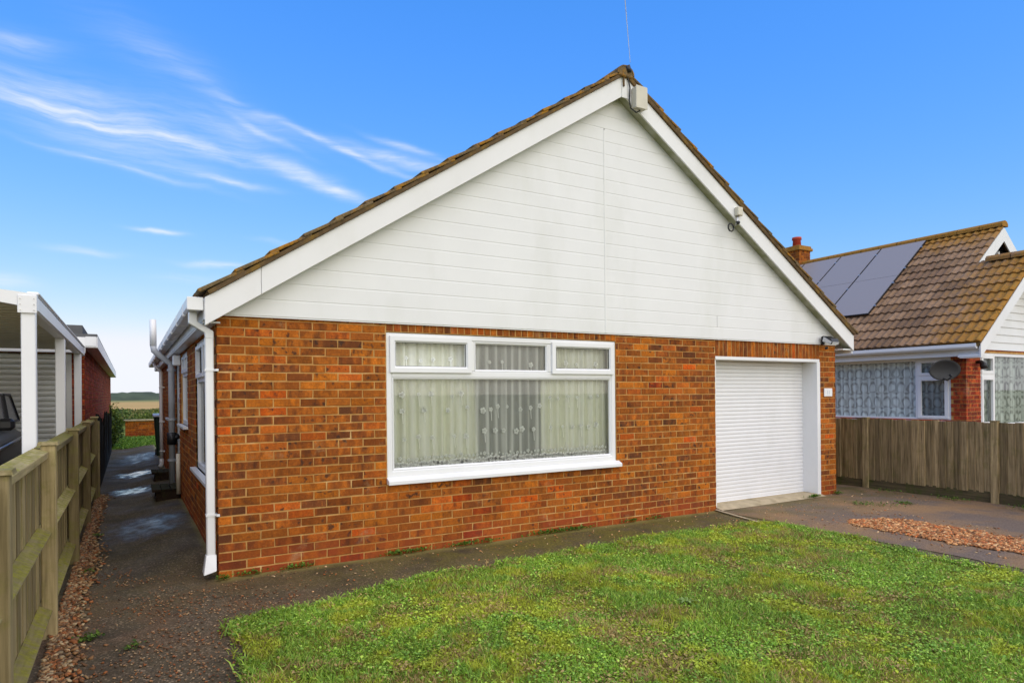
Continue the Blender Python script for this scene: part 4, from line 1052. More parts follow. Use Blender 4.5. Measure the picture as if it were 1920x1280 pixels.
def fence_dark():
    f = empty('dark_fence', 'dark weathered close board fence beyond the mossy fence', 'fence')
    X = -1.07
    MB().box(X - .05, X + .06, 5.64, 5.76, -.05, 1.16).obj('post', M_fence, f, bevel=.006)
    y = 5.78
    while y < 15.5:
        w = random.uniform(.11, .15); h = 1.10 + .10 * math.sin(y * 1.3) + random.uniform(-.05, .07)
        lean = random.uniform(-.015, .03)
        m = MB(); m.poly([(X, y, 0), (X + .02, y, 0), (X + .02, y + w - .012, 0), (X, y + w - .012, 0), (X + lean, y, h), (X + .02 + lean, y, h), (X + .02 + lean, y + w - .012, h - .01), (X + lean, y + w - .012, h)],
                         [(0, 3, 2, 1), (4, 5, 6, 7), (0, 1, 5, 4), (1, 2, 6, 5), (2, 3, 7, 6), (3, 0, 4, 7)]); m.obj('board', M_fence_dark, f); y += w
    for z in (.3, .9): box('rail', X - .04, X, 5.76, 15.5, z, z + .07, M_fence_dark, f)
fence_dark()
# ------------------------------------------------------------------ right fence
def fence_right():
    f = empty('board_fence', 'brown close board fence with mossy foot beside the driveway', 'fence')
    X = 9.30; posts = [3.6, 1.85, .10, -1.66, -3.42, -5.2]
    for y in posts: MB().box(X - .062, X + .01, y - .045, y + .045, -.05, 1.085).obj('post', M_fence_r, f, bevel=.006)
    for y in posts: MB().box(X - .068, X + .016, y - .05, y + .05, 1.085, 1.098).obj('post_cap', M_fence_r, f, bevel=.004)
    for a, b in zip(posts[1:], posts[:-1]):
        y0, y1 = a + .047, b - .047
        MB().box(X - .03, X + .0, y0, y1, -.02, .15 + random.uniform(-.01, .01)).obj('gravel_board', M_gravelboard, f, bevel=.004)
        MB().box(X + .012, X + .06, y0, y1, .75, .82).obj('rail', M_fence_r, f); MB().box(X + .012, X + .06, y0, y1, .3, .37).obj('rail', M_fence_r, f)
        n = round((y1 - y0) / .092); w = (y1 - y0) / n
        for i in range(n):
            yy = y0 + i * w; gp = random.choice((-.004, -.003, 0)); dx = random.uniform(-.014, .010); h = 1.075 + random.uniform(-.008, .008); tw = random.uniform(-.006, .006)
            x0, x1 = X - .03 + dx, X - .012 + dx
            m = MB(); m.poly([(x0 - .012, yy + gp, .13), (x0 + .008 + tw, yy + w + .004, .13), (x1, yy + w + .004, .13), (x1, yy + gp, .13), (x0 - .012, yy + gp, h), (x0 + .008, yy + w + .004, h), (x1, yy + w + .004, h), (x1, yy + gp, h)],
                             [(0, 3, 2, 1), (4, 5, 6, 7), (0, 1, 5, 4), (1, 2, 6, 5), (2, 3, 7, 6), (3, 0, 4, 7)]); m.obj('board', M_fence_r, f)
fence_right()

# ------------------------------------------------------------------ timber steps by the side door, wheelie bin
def step(y, x0, w, label):
    s_ = empty('timber_step', label, 'step', 'timber steps along the side path'); s_.location = (0, y, .085)
    for i in range(3): MB().box(x0 + i * (-x0 - .01) / 3, x0 + (i + 1) * (-x0 - .01) / 3 - .008, -w / 2, w / 2, .11, .145).obj('tread_plank', M_step, s_, bevel=.004)
    for yy in (-w / 2 + .03, w / 2 - .07): MB().box(x0 + .05, -.01, yy, yy + .04, -.03, .11).obj('bearer', M_step, s_)
    MB().box(x0 + .12, -.012, -w / 2 + .004, -w / 2 + .028, -.03, .11).obj('riser', M_step, s_)
step(4.75, -.36, .7, 'dark timber step below the side door nearest the camera')
step(7.1, -.30, .6, 'dark timber step farther back beyond the grey soil pipe')
def bin_():
    b = empty('wheelie_bin', 'dark green wheelie bin standing at the back corner of the bungalow', 'bin'); b.location = (.16, 12.4, .03)
    m = MB(); m.poly([(-.2, -.22, .04), (.2, -.22, .04), (.2, .22, .04), (-.2, .22, .04), (-.26, -.29, 1.0), (.26, -.29, 1.0), (.26, .29, 1.0), (-.26, .29, 1.0)],
                     [(0, 3, 2, 1), (4, 5, 6, 7), (0, 1, 5, 4), (1, 2, 6, 5), (2, 3, 7, 6), (3, 0, 4, 7)]); m.obj('bin_body', M_bin, b, bevel=.02)
    m = MB(); m.prism_x([(-.33, 1.0), (.33, 1.0), (.33, 1.03), (.1, 1.085), (-.28, 1.06), (-.33, 1.03)], -.29, .29); m.obj('lid', plain('bin_lid', (.30, .31, .36, 1), .35), b, bevel=.012)
    for x in (-.2, .2): MB().tube([(x - .03, .24, .1), (x + .03, .24, .1)], .1, 16).obj('wheel', M_rubber, b)
    MB().tube([(-.2, .34, .99), (.2, .34, .99)], .018, 8).obj('handle', M_bin, b)
bin_()

# ------------------------------------------------------------------ neighbour left: carport, brick outbuilding, car
cp = empty('carport', 'white metal carport with ribbed canopy beyond the left fence', 'carport')
CX = -1.23
for y in (-.24, 2.20, 4.85): MB().box(CX - .042, CX + .042, y - .042, y + .042, -.02, 2.115).obj('post', M_upvc, cp, bevel=.006)
for y in (-.24, 4.85): MB().box(-4.9, -4.81, y - .042, y + .042, -.02, 2.115).obj('post', M_upvc, cp, bevel=.006)
MB().box(CX - .05, CX + .05, -.20, 5.5, 2.115, 2.235).obj('side_beam', M_upvc, cp, bevel=.015)
box('gutter_lip', CX - .02, CX + .058, -.20, 5.5, 2.238, 2.262, M_upvc, cp, bevel=.008)
MB().box(-4.9, -4.80, -.20, 5.5, 2.115, 2.235).obj('side_beam', M_upvc, cp, bevel=.015)
m = MB(); n = 14; top, bot = [], []
for i in range(n + 1):                                    # front beam rising in a shallow curve from the corner post
    f = i / n; x = CX + .05 - f * 1.7; z = .06 * (1 - (1 - min(1, f * 4)) ** 2) + .02 * f
    top.append((x, 2.232 + z * .55)); bot.append((x, 2.125 + z))
m.prism_y(bot[::-1] + top, -.29, -.205); m.obj('front_beam', M_upvc, cp)
box('front_beam', -4.9, CX + .05 - 1.7, -.29, -.205, 2.205, 2.276, M_upvc, cp)
br = MB().box(CX - .058, CX + .052, -.298, -.29, 2.10, 2.225).obj('corner_plate', M_upvc, cp, bevel=.003)
for dx in (-.042, .036):
    for dz in (2.12, 2.16, 2.20): MB().tube([(CX + dx, -.298, dz), (CX + dx, -.302, dz)], .005, 8).obj('bolt', M_chrome, br)
y = -.14
while y < 5.45:
    m = MB(); m.prism_y([(-4.85, 2.20), (CX, 2.20), (CX, 2.215), (-4.85, 2.215)], y, y + .09); m.prism_y([(-4.85, 2.222), (CX, 2.222), (CX, 2.235), (-4.85, 2.235)], y + .09, y + .20)
    m.obj('canopy_sheet', M_grate, cp); y += .20
ob = empty('brick_outbuilding', 'red brick flat roofed building with white fascia behind the carport', 'building')
BX, BY0, BY1 = -1.19, 5.62, 22.0
ow = MB().box(-6.0, BX - .006, BY0 + .006, BY1, -.05, 2.3).obj('wall', M_mortar, ob)
m = MB(); j = lambda: random.uniform(-.0015, .0015)
for ci in range(31):
    z = ci * .075 - .01; yy = BY0 - (.1125 if ci % 2 else 0)
    while yy < BY1:
        a, b = max(yy, BY0), min(yy + .215, BY1); m.box(BX - .05, BX + j(), a, b, z, z + .065, random.random() * .99 + .005); yy += .225
    x = BX - .9
    while x < BX - .06: m.box(x, min(x + .215, BX - .052), BY0 + j(), BY0 + .05, z, z + .065, random.random() * .99 + .005); x += .225
o = m.obj('bricks', M_brick_n, ow); o['kind'] = 'stuff'
# white fascia + felt roof + eaves
box('fascia', -6.1, BX + .02, BY0 - .10, BY0 - .08, 2.17, 2.40, M_upvc, ob)
box('fascia', BX + .155, BX + .17, BY0 - .08, BY1 + .1, 2.25, 2.42, M_upvc, ob)
box('soffit', BX - .02, BX + .155, BY0 - .08, BY1 + .1, 2.25, 2.27, M_upvc, ob)
box('eaves_end', BX + .02, BX + .155, BY0 - .095, BY0 - .078, 2.27, 2.41, M_upvc, ob)
box('felt_roof', -6.1, BX + .165, BY0 - .08, BY1 + .1, 2.405, 2.45, M_fascia_grey, ob)
box('roof_upstand', -1.55, -1.22, BY0 + .2, BY0 + 2.6, 2.45, 2.60, M_fascia_grey, ob)
sh = MB().box(-4.7, BX - .20, BY0 - .03, BY0 + .004, 0, 2.14).obj('roller_door', M_greyshut, ob)
prof = [(BY0 - .032, 0), (BY0 - .05, .012), (BY0 - .056, .038), (BY0 - .05, .064), (BY0 - .032, .074)]
slm = MB().prism_x([(p[0], p[1]) for p in prof], -4.7, BX - .22).mesh('slat', M_greyshut)
for i in range(28): link('slat', slm, sh, (0, 0, .02 + i * .076))
box('door_jamb', BX - .22, BX - .155, BY0 - .07, BY0 + .004, 0, 2.15, M_greyshut, ob)

def car():
    c = empty('parked_car', 'dark car parked under the white carport', 'car'); c.location = (-2.66, 1.15, 0)
    HW = .90
    # stations along y (nose at 0): (y, half width, z bottom, z top)
    def loft(name, st, mat, shape):
        m = MB(); n = len(shape); pts = []
        for (y, hw, zb, zt_) in st:
            for (fx, fz) in shape: pts.append((fx * hw, y, zb + (zt_ - zb) * fz))
        fs = []
        for i in range(len(st) - 1):
            for k in range(n): fs.append((i * n + k, i * n + (k + 1) % n, (i + 1) * n + (k + 1) % n, (i + 1) * n + k))
        fs += [tuple(range(n)), tuple(range((len(st) - 1) * n, len(st) * n))]
        m.poly(pts, fs); o = m.obj(name, mat, c, smooth=False, bevel=.0)
        sub = o.modifiers.new('sub', 'SUBSURF'); sub.levels = 1; sub.render_levels = 1
        o.data.polygons.foreach_set('use_smooth', [True] * len(o.data.polygons)); return o
    shape = [(-.9, 0), (.9, 0), (1, .25), (1, .62), (.95, .9), (.78, 1), (-.78, 1), (-.95, .9), (-1, .62), (-1, .25)]
    loft('body', [(.0, .72, .35, .78), (.06, .80, .26, .96), (.3, .88, .2, 1.07), (.75, HW, .2, 1.14), (1.05, HW, .2, 1.2), (2.0, HW, .2, 1.2), (3.2, HW, .22, 1.2), (3.85, .88, .25, 1.18), (4.0, .8, .4, 1.0)], M_car, shape)
    cab = [(-1, 0), (1, 0), (.97, .4), (.86, .95), (.7, 1), (-.7, 1), (-.86, .95), (-.97, .4)]
    loft('cabin', [(.95, .84, 1.12, 1.16), (1.15, .83, 1.12, 1.32), (1.75, .80, 1.12, 1.66), (2.4, .80, 1.12, 1.70), (3.3, .78, 1.12, 1.66), (3.75, .76, 1.12, 1.3)], M_car, cab)
    m = MB(); m.poly([(-.60, .90, 1.21), (.60, .90, 1.21), (.735, 1.00, 1.285), (.62, 1.56, 1.66), (-.62, 1.56, 1.66), (-.735, 1.00, 1.285)], [(0, 1, 2, 3, 4, 5)]); m.obj('windscreen', M_carglass, c)
    for s_ in (-1, 1): MB().tube([(s_ * .5, .885, 1.195), (s_ * .64, .92, 1.225), (s_ * .745, .995, 1.285), (s_ * .635, 1.55, 1.665), (s_ * .4, 1.57, 1.69)], .016, 8).obj('windscreen_seal', M_black, c, smooth=True)
    for s_ in (-1, 1):
        for (ya, yb, yc, yd) in ((1.42, 1.86, 2.22, 2.22), (2.32, 2.32, 2.80, 3.22)):
            P4_ = [(s_ * .838, ya, 1.235), (s_ * .792, yb, 1.555), (s_ * .792, yc, 1.555), (s_ * .830, yd, 1.235)]
            MB().poly(P4_, [(0, 1, 2, 3)]).obj('side_glass', M_carglass, c)
            MB().tube(P4_ + [P4_[0]], .017, 8).obj('window_seal', M_black, c)
        MB().tube([(s_ * .915, .9, 1.0), (s_ * .925, 2.0, 1.03), (s_ * .92, 3.3, 1.06)], .018, 8).obj('flank_streak', M_rim, c, smooth=True)  # light strip added for the white streaks of door handle and reflections
        m = MB(); m.prism_y([(s_ * .46, .78), (s_ * .80, .86), (s_ * .87, 1.02), (s_ * .80, 1.02), (s_ * .5, .90)], -.01, .24); m.obj('headlight', M_lens, c, bevel=.01)
        m = MB(); m.tube([(s_ * .86, 1.22, 1.20), (s_ * .98, 1.18, 1.23)], .03, 8); mm = m.obj('mirror', M_car, c)
        m = MB(); m.box(min(s_ * .90, s_ * 1.04), max(s_ * .90, s_ * 1.04), 1.10, 1.22, 1.19, 1.31); m.obj('mirror_housing', M_black, mm, bevel=.03)
        for y in (.78, 3.2):
            w = MB().tube([(s_ * .72, y, .33), (s_ * .90, y, .33)], .33, 24).obj('wheel', M_rubber, c)
            MB().tube([(s_ * .895, y, .33), (s_ * .912, y, .33)], .22, 20).obj('rim', M_rim, w)
    MB().box(-.42, .42, -.025, .06, .62, .80).obj('grille', M_black, c, bevel=.02)
    MB().box(-.80, .80, -.04, .10, .36, .56).obj('bumper', M_car, c, bevel=.04)
    m = MB().box(-.52, .52, -.0, .05, .50, .60).obj('bumper_vent', M_black, c)
car()

# ------------------------------------------------------------------ neighbour right
nh = empty('neighbour_bungalow', 'red brick neighbouring bungalow with brown lichened tile roof and solar panels', 'house')
NX, NY = 12.5, .17; NE = 12.27; SN = .784; NZ = 2.36      # eave edge x, slope, eave top z
nzp = lambda x: NZ + SN * (x - NE)
FRX, MRX = 14.55, 15.72                                    # front section ridge, main ridge
NWX = [(NY + .26, 5.2, .93, 2.13)]
w = MB(); w.box(NX + .006, NX + .22, NY + .006, NWX[0][0], -.05, 2.45); w.box(NX + .006, NX + .22, NWX[0][1], 12, -.05, 2.45); w.box(NX + .006, NX + .22, NWX[0][0], NWX[0][1], -.05, .93); w.box(NX + .006, NX + .22, NWX[0][0], NWX[0][1], 2.13, 2.45)
FW0, FW1 = 13.03, 16.2
w.box(NX + .22, FW0, NY + .006, NY + .22, -.05, 2.45); w.box(FW0, FW1, NY + .006, NY + .22, -.05, .80); w.box(FW0, FW1, NY + .006, NY + .22, 2.20, 2.45); w.box(FW1, 19, NY + .006, NY + .22, -.05, 2.45)
nw = w.obj('wall', M_mortar, nh)
m = MB()
for ci in range(31):
    z = ci * .075 - .01
    for (a, b) in course_bricks(12 - NY, z, ci % 2 == 0, [(.26, 5.03, .93, 2.13)]): m.box(NX + j(), NX + .05, NY + a, NY + b, z, z + .065, random.random() * .99 + .005)
    for (a, b) in course_bricks(6.0, z, ci % 2 == 1, [(FW0 - NX, FW1 - NX, .80, 2.2)]):
        m.box(NX + a + .052 * (a < .01), NX + b, NY + j(), NY + .05, z, z + .065, random.random() * .99 + .005)
o = m.obj('bricks', M_brick_n, nw); o['kind'] = 'stuff'
# gables
g = MB(); g.prism_y([(NX, 2.28), (2 * FRX - NX, 2.28), (2 * FRX - NX, 2.4), (FRX, nzp(FRX) - .2), (NX, 2.4)], NY + .03, NY + .12); ng = g.obj('gable_wall', M_clad, nh)
i = 0; z = 2.26
while z < nzp(FRX) - .1:
    hw = (nzp(FRX) - .12 - z) / SN; hw1 = max(.01, hw - .15 / SN)
    if hw < .1: break
    MB().poly([(FRX - hw, NY - .012, z), (FRX + hw, NY - .012, z), (FRX + hw1, NY + .004, z + .149), (FRX - hw1, NY + .004, z + .149), (FRX - hw, NY + .03, z), (FRX + hw, NY + .03, z), (FRX + hw1, NY + .03, z + .149), (FRX - hw1, NY + .03, z + .149)],
              [(0, 1, 2, 3), (0, 4, 5, 1), (3, 2, 6, 7), (0, 3, 7, 4), (1, 5, 6, 2), (4, 7, 6, 5)]).obj('cladding_board', M_clad, ng); z += .15
YV = -.175                                                # verge plane of the front gable
for sgn in (-1, 1):
    xe = FRX + sgn * (FRX - NE); a, b = sorted((xe, FRX)); zz_ = lambda x: nzp(FRX) - SN * abs(x - FRX) - .05
    MB().prism_y([(a, zz_(a) - .24), (b, zz_(b) - .24), (b, zz_(b)), (a, zz_(a))], YV, YV + .025).obj('bargeboard', M_barge, nh)
    MB().prism_y([(a, zz_(a) - .215), (b, zz_(b) - .215), (b, zz_(b) - .2), (a, zz_(a) - .2)], YV + .025, NY + .03).obj('soffit_board', M_barge, nh)
box('eaves_box', NE, NX + .02, YV + .025, NY, 2.08, 2.10, M_barge, nh)
MY = .93                                                   # main gablet plane
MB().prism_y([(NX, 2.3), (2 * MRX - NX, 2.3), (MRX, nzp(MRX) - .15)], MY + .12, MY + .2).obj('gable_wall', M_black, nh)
for sgn in (-1, 1):
    xe = MRX + sgn * 1.6; a, b = sorted((xe, MRX)); zz_ = lambda x: nzp(MRX) - SN * abs(x - MRX) - .05
    MB().prism_y([(a, zz_(a) - .30), (b, zz_(b) - .30), (b, zz_(b)), (a, zz_(a))], MY - .04, MY - .015).obj('bargeboard', M_barge, nh)
m = MB(); m.prism_y([(MRX - .06, nzp(MRX) - .95), (MRX + .02, nzp(MRX) - .95), (MRX + .0, nzp(MRX) - .55), (MRX - .05, nzp(MRX) - .6)], MY + .05, MY + .1); m.obj('vent_slat', M_barge, nh)
# roof decks
d_ = MB(); NYE = 12.4
def pl_(x0, x1, y0, y1, f, th=.05):
    d_.poly([(x0, y0, f(x0) - th - .03), (x1, y0, f(x1) - th - .03), (x1, y1, f(x1) - th - .03), (x0, y1, f(x0) - th - .03), (x0, y0, f(x0) - .03), (x1, y0, f(x1) - .03), (x1, y1, f(x1) - .03), (x0, y1, f(x0) - .03)],
            [(0, 3, 2, 1), (4, 5, 6, 7), (0, 1, 5, 4), (1, 2, 6, 5), (2, 3, 7, 6), (3, 0, 4, 7)])
pl_(NE, FRX, YV + .01, MY, nzp); pl_(NE, MRX, MY, NYE, nzp)
pl_(FRX, 2 * FRX - NE, YV + .01, MY + 1.2, lambda x: nzp(FRX) - SN * (x - FRX)); pl_(MRX, 2 * MRX - NE, MY - .02, NYE, lambda x: nzp(MRX) - SN * (x - MRX))
nroof = d_.obj('roof', M_bed, nh)
# double roll tiles
TW, TG = .30, .318
def roll_tile(name, mat):
    m = MB(); n = 9; L = TG + .06; pts = []
    def hgt(f): return .024 * max(0, math.sin(f * 2 * math.pi * 1.0 - .4)) ** .8 + .024 * max(0, math.sin(f * 2 * math.pi - .4 + math.pi)) * .0
    prof = [(0, .0), (.10, .016), (.2, .027), (.3, .016), (.38, .0), (.50, .0), (.60, .016), (.7, .027), (.8, .016), (.88, 0), (1, 0)]
    n = len(prof)
    for (s_, lift) in ((0, .040), (L, .004)):             # s measured up-slope from tail
        for f, h_ in prof: pts.append((s_, f * TW, lift + h_))
    for f, h_ in prof: pts.append((0.002, f * TW, .012))
    fs = [(i, i + 1, n + i + 1, n + i) for i in range(n - 1)] + [(2 * n + i, 2 * n + i + 1, i + 1, i) for i in range(n - 1)]
    fs += [(0, n, 2 * n), (n - 1, 3 * n - 1, 2 * n - 1)]
    m.poly(pts, fs); return m.mesh(name, mat)
RTM = [roll_tile('roof_tile', M_ntile) for _ in range(2)]
ang = math.atan(SN); tiles = []
nc = int((MRX - NE) / math.cos(ang) / TG) + 1
def over_panel(x, y): return 13.35 < x < 15.45 and 2.75 < y < 6.3
cands = []
for c in range(nc):
    x = NE + c * TG * math.cos(ang)
    if x > MRX - .12: continue
    y0 = YV if x < FRX - .15 else MY - .05; k = 0
    while y0 + k * TW < NYE - .1: cands.append((x, y0 + k * TW, c)); k += 1
cands = [q for q in cands if not over_panel(q[0], q[1])]
cands.sort(key=lambda q: q[1] + .001 * q[0])
js = MB()
for i, (x, y, c) in enumerate(cands):
    if i < 290:
        o = link('roof_tile', RTM[i % 2], nroof, (x, y, nzp(x) - .02 + random.uniform(-.003, .004))); o.rotation_euler = (0, -ang + random.uniform(-.006, .006), random.uniform(-.006, .006))
    else:
        src = RTM[0]; Rm = Matrix.Translation((x, y, nzp(x) - .02)) @ Matrix.Rotation(-ang, 4, 'Y')
        js.poly([tuple(Rm @ v.co) for v in src.vertices], [tuple(f.vertices) for f in src.polygons], random.random() * .99 + .005)
o = js.obj('farther_roof_tiles', M_ntile_s, nroof); o['kind'] = 'stuff'
# ridge tiles
def ridge(xc, zc, y0, y1):
    y = y0
    while y < y1:
        m = MB(); n = 7; pts = []
        for yy in (y, y + .435):
            for i in range(n):
                a = math.radians(-15 + 210 * i / (n - 1)); pts.append((xc + .14 * math.cos(a), yy, zc - .01 + .105 * math.sin(a)))
        m.poly(pts, [(i, i + 1, n + i + 1, n + i) for i in range(n - 1)] + [tuple(range(n))]); m.obj('ridge_tile', M_ntile, nroof); y += .45
ridge(MRX, nzp(MRX), MY - .06, NYE); ridge(FRX, nzp(FRX), YV - .02, MY - .5)
# fascia and gutter
box('fascia', NE + .07, NE + .09, YV + .026, NYE, 2.12, 2.31, M_upvc, nh)
box('soffit', NE + .09, NX + .03, YV + .026, NYE, 2.12, 2.135, M_upvc, nh)
gm = MB(); gm.prism_y([(NE - .05, 2.33), (NE - .055, 2.27), (NE - .03, 2.235), (NE + .03, 2.235), (NE + .055, 2.27), (NE + .055, 2.32), (NE + .045, 2.32), (NE + .04, 2.275), (NE - .03, 2.275), (NE - .04, 2.33)], YV + .06, NYE); gm.obj('gutter', M_upvc, nh)
# windows
def nwin_side():
    y0, y1, z0, z1 = NWX[0]; f = MB(); X0, X1 = NX + .02, NX + .08; ws = .06
    for q in [(y0, y0 + ws), (y1 - ws, y1), (NY + .84, NY + .90)]: f.box(X0, X1, q[0], q[1], z0, z1)
    f.box(X0, X1, y0, y1, z0 - .0, z0 + ws) if False else None
    for a, b in ((y0 + ws, NY + .84), (NY + .90, y1 - ws)): f.box(X0, X1, a, b, z0, z0 + ws); f.box(X0, X1, a, b, z1 - ws, z1)
    o = f.obj('side_window', M_upvc, nh, bevel=.003)
    a, b = y0 + ws, NY + .84
    box('transom', X0 - .012, X1, a - .02, b + .02, 1.73, 1.80, M_upvc, o, bevel=.004)
    sb_ = MB(); e = .05
    for (p, q) in ((z0 + ws - .01, 1.74), (1.79, z1 - ws + .01)):
        sb_.box(X0 - .02, X0 + .02, a - .01, a + e, p, q); sb_.box(X0 - .02, X0 + .02, b - e, b + .01, p, q); sb_.box(X0 - .02, X0 + .02, a + e, b - e, p, p + e); sb_.box(X0 - .02, X0 + .02, a + e, b - e, q - e, q)
    sb_.obj('sash', M_upvc, o)
    for pa, pb in ((NY + .90, y1 - ws), (a, b)): MB().poly([(NX + .05, pa, z0 + ws), (NX + .05, pb, z0 + ws), (NX + .05, pb, z1 - ws), (NX + .05, pa, z1 - ws)], [(0, 1, 2, 3)]).obj('pane', M_glass, o)
    box('sill', NX - .05, NX + .08, y0 - .04, y1, z0 - .035, z0, M_upvc, o, bevel=.004)
    rs = MB()
    for q in ((NX + .2, 18.5, NY + .2, 9.0, .0, .02), (NX + .2, 18.5, NY + .2, 9.0, 2.35, 2.37), (18.5, 18.52, NY + .2, 9.0, 0, 2.37), (NX + .2, 18.5, 9.0, 9.02, 0, 2.37), (14.2, 14.22, NY + 1.2, 9.0, 0, 2.35)): rs.box(*q)
    rs.obj('room_shell', M_room, nh)
nwin_side()
def lace(name, p0, p1, z0, z1, amp, waves, label):
    nx, nz = 90, 6; pts = []; dx, dy = p1[0] - p0[0], p1[1] - p0[1]; L = math.hypot(dx, dy); nxv, nyv = -dy / L, dx / L
    for jz in range(nz):
        for i in range(nx):
            f = i / (nx - 1); a = amp * math.sin(f * waves * 6.283 + .8 * math.sin(f * 9)); pts.append((p0[0] + dx * f + nxv * a, p0[1] + dy * f + nyv * a, z0 + (z1 - z0) * jz / (nz - 1)))
    m = MB(); m.poly(pts, [(jz * nx + i, jz * nx + i + 1, (jz + 1) * nx + i + 1, (jz + 1) * nx + i) for jz in range(nz - 1) for i in range(nx - 1)])
    tag(m.obj(name, M_lace, smooth=True), label, 'net curtain')
lace('lace_curtain', (NX + .105, NY + .28), (NX + .105, 5.18), .95, 2.12, .012, 34, 'patterned lace curtain in the side window of the neighbouring bungalow')
lace('lace_curtain', (FW0 + .05, NY + .11), (FW1, NY + .11), .82, 2.18, .012, 26, 'lace curtain in the front window of the neighbouring bungalow')
def nwin_front():
    f = MB(); ws = .06; Y0, Y1 = NY + .015, NY + .08
    for q in [(FW0, FW0 + ws), (FW0 + .50, FW0 + .57), (FW1 - ws, FW1)]: f.box(q[0], q[1], Y0, Y1, .80, 2.2)
    sf = MB(); e = .055
    for (p_, q_) in ((.85, 1.75), (1.81, 2.15)):
        sf.box(FW0 + .045, FW0 + .045 + e, Y0 - .02, Y0 + .02, p_, q_); sf.box(FW0 + .515 - e, FW0 + .515, Y0 - .02, Y0 + .02, p_, q_); sf.box(FW0 + .045 + e, FW0 + .515 - e, Y0 - .02, Y0 + .02, p_, p_ + e); sf.box(FW0 + .045 + e, FW0 + .515 - e, Y0 - .02, Y0 + .02, q_ - e, q_)
    sf.obj('sash', M_upvc, nh)
    for a, b in ((FW0 + ws, FW0 + .50), (FW0 + .57, FW1 - ws)): f.box(a, b, Y0, Y1, .80, .86); f.box(a, b, Y0, Y1, 2.14, 2.2)
    o = f.obj('front_window', M_upvc, nh, bevel=.003)
    box('transom', FW0 + .05, FW0 + .51, Y0 - .012, Y1, 1.74, 1.82, M_upvc, o, bevel=.004)
    box('sill', FW0 - .03, FW1 + .03, NY - .06, NY + .08, .765, .80, M_upvc, o, bevel=.004)
    for pa, pb in ((FW0 + ws, FW0 + .5), (FW0 + .57, FW1 - ws)): MB().poly([(pa, NY + .05, .86), (pb, NY + .05, .86), (pb, NY + .05, 2.14), (pa, NY + .05, 2.14)], [(0, 1, 2, 3)]).obj('pane', M_glass, o)
    
nwin_front()
# chimney
ch = MB(); CHX, CHY = MRX + .02, 5.98
ch.box(CHX - .24, CHX + .24, CHY - .24, CHY + .24, nzp(MRX) - .6, nzp(MRX) + .42)
chim = ch.obj('chimney', M_mortar, nroof)
m = MB()
for ci in range(13):
    z = nzp(MRX) - .58 + ci * .075; off = .1125 * (ci % 2)
    for k in range(-1, 3):
        a, b = max(-.245, -.245 + k * .225 + off), min(.245, -.245 + k * .225 + off + .215)
        if b - a < .03: continue
        sd_ = random.random() * .99 + .005
        m.box(CHX + a, CHX + b, CHY - .247, CHY - .2, z, z + .065, sd_); m.box(CHX - .247, CHX - .2, CHY + a, CHY + b, z, z + .065, sd_)
cbk = m.obj('chimney_bricks', M_brick_s, nroof); cbk['kind'] = 'stuff'
m = MB(); m.box(CHX - .30, CHX + .30, CHY - .30, CHY + .30, nzp(MRX) + .38, nzp(MRX) + .46); m.box(CHX - .27, CHX + .27, CHY - .27, CHY + .27, nzp(MRX) + .46, nzp(MRX) + .52); m.obj('chimney_cap', M_ntile, nroof, bevel=.01)
MB().tube([(CHX, CHY, nzp(MRX) + .5), (CHX, CHY, nzp(MRX) + .72), (CHX, CHY, nzp(MRX) + .73), (CHX, CHY, nzp(MRX) + .80)], [.12, .105, .13, .125], 16).obj('chimney_pot', M_pot, nroof, smooth=True)

# solar panels
PW, PH = 1.05, 1.50; k = 0
NAMES = ['front', 'second', 'third', 'rear']
for row in range(2):
    for colm in range(4):
        s0 = (13.19 - NE) / math.cos(ang) + row * (PH + .003); y0 = 2.40 + colm * (PW + .02)
        o = empty('solar_panel', '%s solar panel from the near end, %s row on the neighbouring roof' % (['first', 'second', 'third', 'fourth'][colm], ['lower', 'upper'][row]), 'solar panel', 'solar panels on the neighbouring roof')
        o.location = (NE + s0 * math.cos(ang), y0, NZ + s0 * math.sin(ang) + .10); o.rotation_euler = (0, -ang, 0)
        MB().box(.0, PH, .0, PW, -.04, .0).obj('panel_frame', M_solar_frame, o, bevel=.003)
        MB().box(.003 + .009 * (1 - row), PH - .003 - .009 * row, .012, PW - .012, .0005, .004).obj('panel_glass', M_solar, o)
        for q in (.3, PH - .3): MB().box(q - .02, q + .02, -.03, .012, -.03, .006).obj('panel_clamp', M_chrome, o)

# satellite dish
ds = empty('satellite_dish', 'dark grey oval satellite dish on the corner of the neighbouring bungalow', 'satellite dish'); 
ds.location = (12.2, .42, 1.88)
m = MB(); nr, na = 6, 28; pts = [(0, 0, 0)]
for r in range(1, nr + 1):
    for a in range(na):
        q = r / nr; pts.append((.44 * q * math.cos(2 * math.pi * a / na), -.085 * q * q, .26 * q * math.sin(2 * math.pi * a / na)))
fs = [(0, 1 + a, 1 + (a + 1) % na) for a in range(na)]
for r in range(nr - 1):
    for a in range(na): fs.append((1 + r * na + a, 1 + (r + 1) * na + a, 1 + (r + 1) * na + (a + 1) % na, 1 + r * na + (a + 1) % na))
m.poly(pts, fs); dsh = m.obj('dish', M_dish, ds, smooth=True); so = dsh.modifiers.new('solid', 'SOLIDIFY'); so.thickness = .012
MB().tube([(0, -.02, -.20), (-.0, -.22, -.24), (.0, -.34, -.14)], .014, 8).obj('feed_arm', M_black, ds, smooth=True)
MB().tube([(0, -.36, -.12), (0, -.29, -.10)], .028, 10).obj('receiver', M_black, ds, smooth=True)
MB().tube([(.0, .01, .0), (.06, .12, -.04), (.22, .16, -.06), (.33, .16, .1)], .02, 8).obj('mount_arm', M_chrome, ds, smooth=True)
ds.scale = (.68, .68, .74); ds.rotation_euler = (math.radians(8), 0, math.radians(-28))
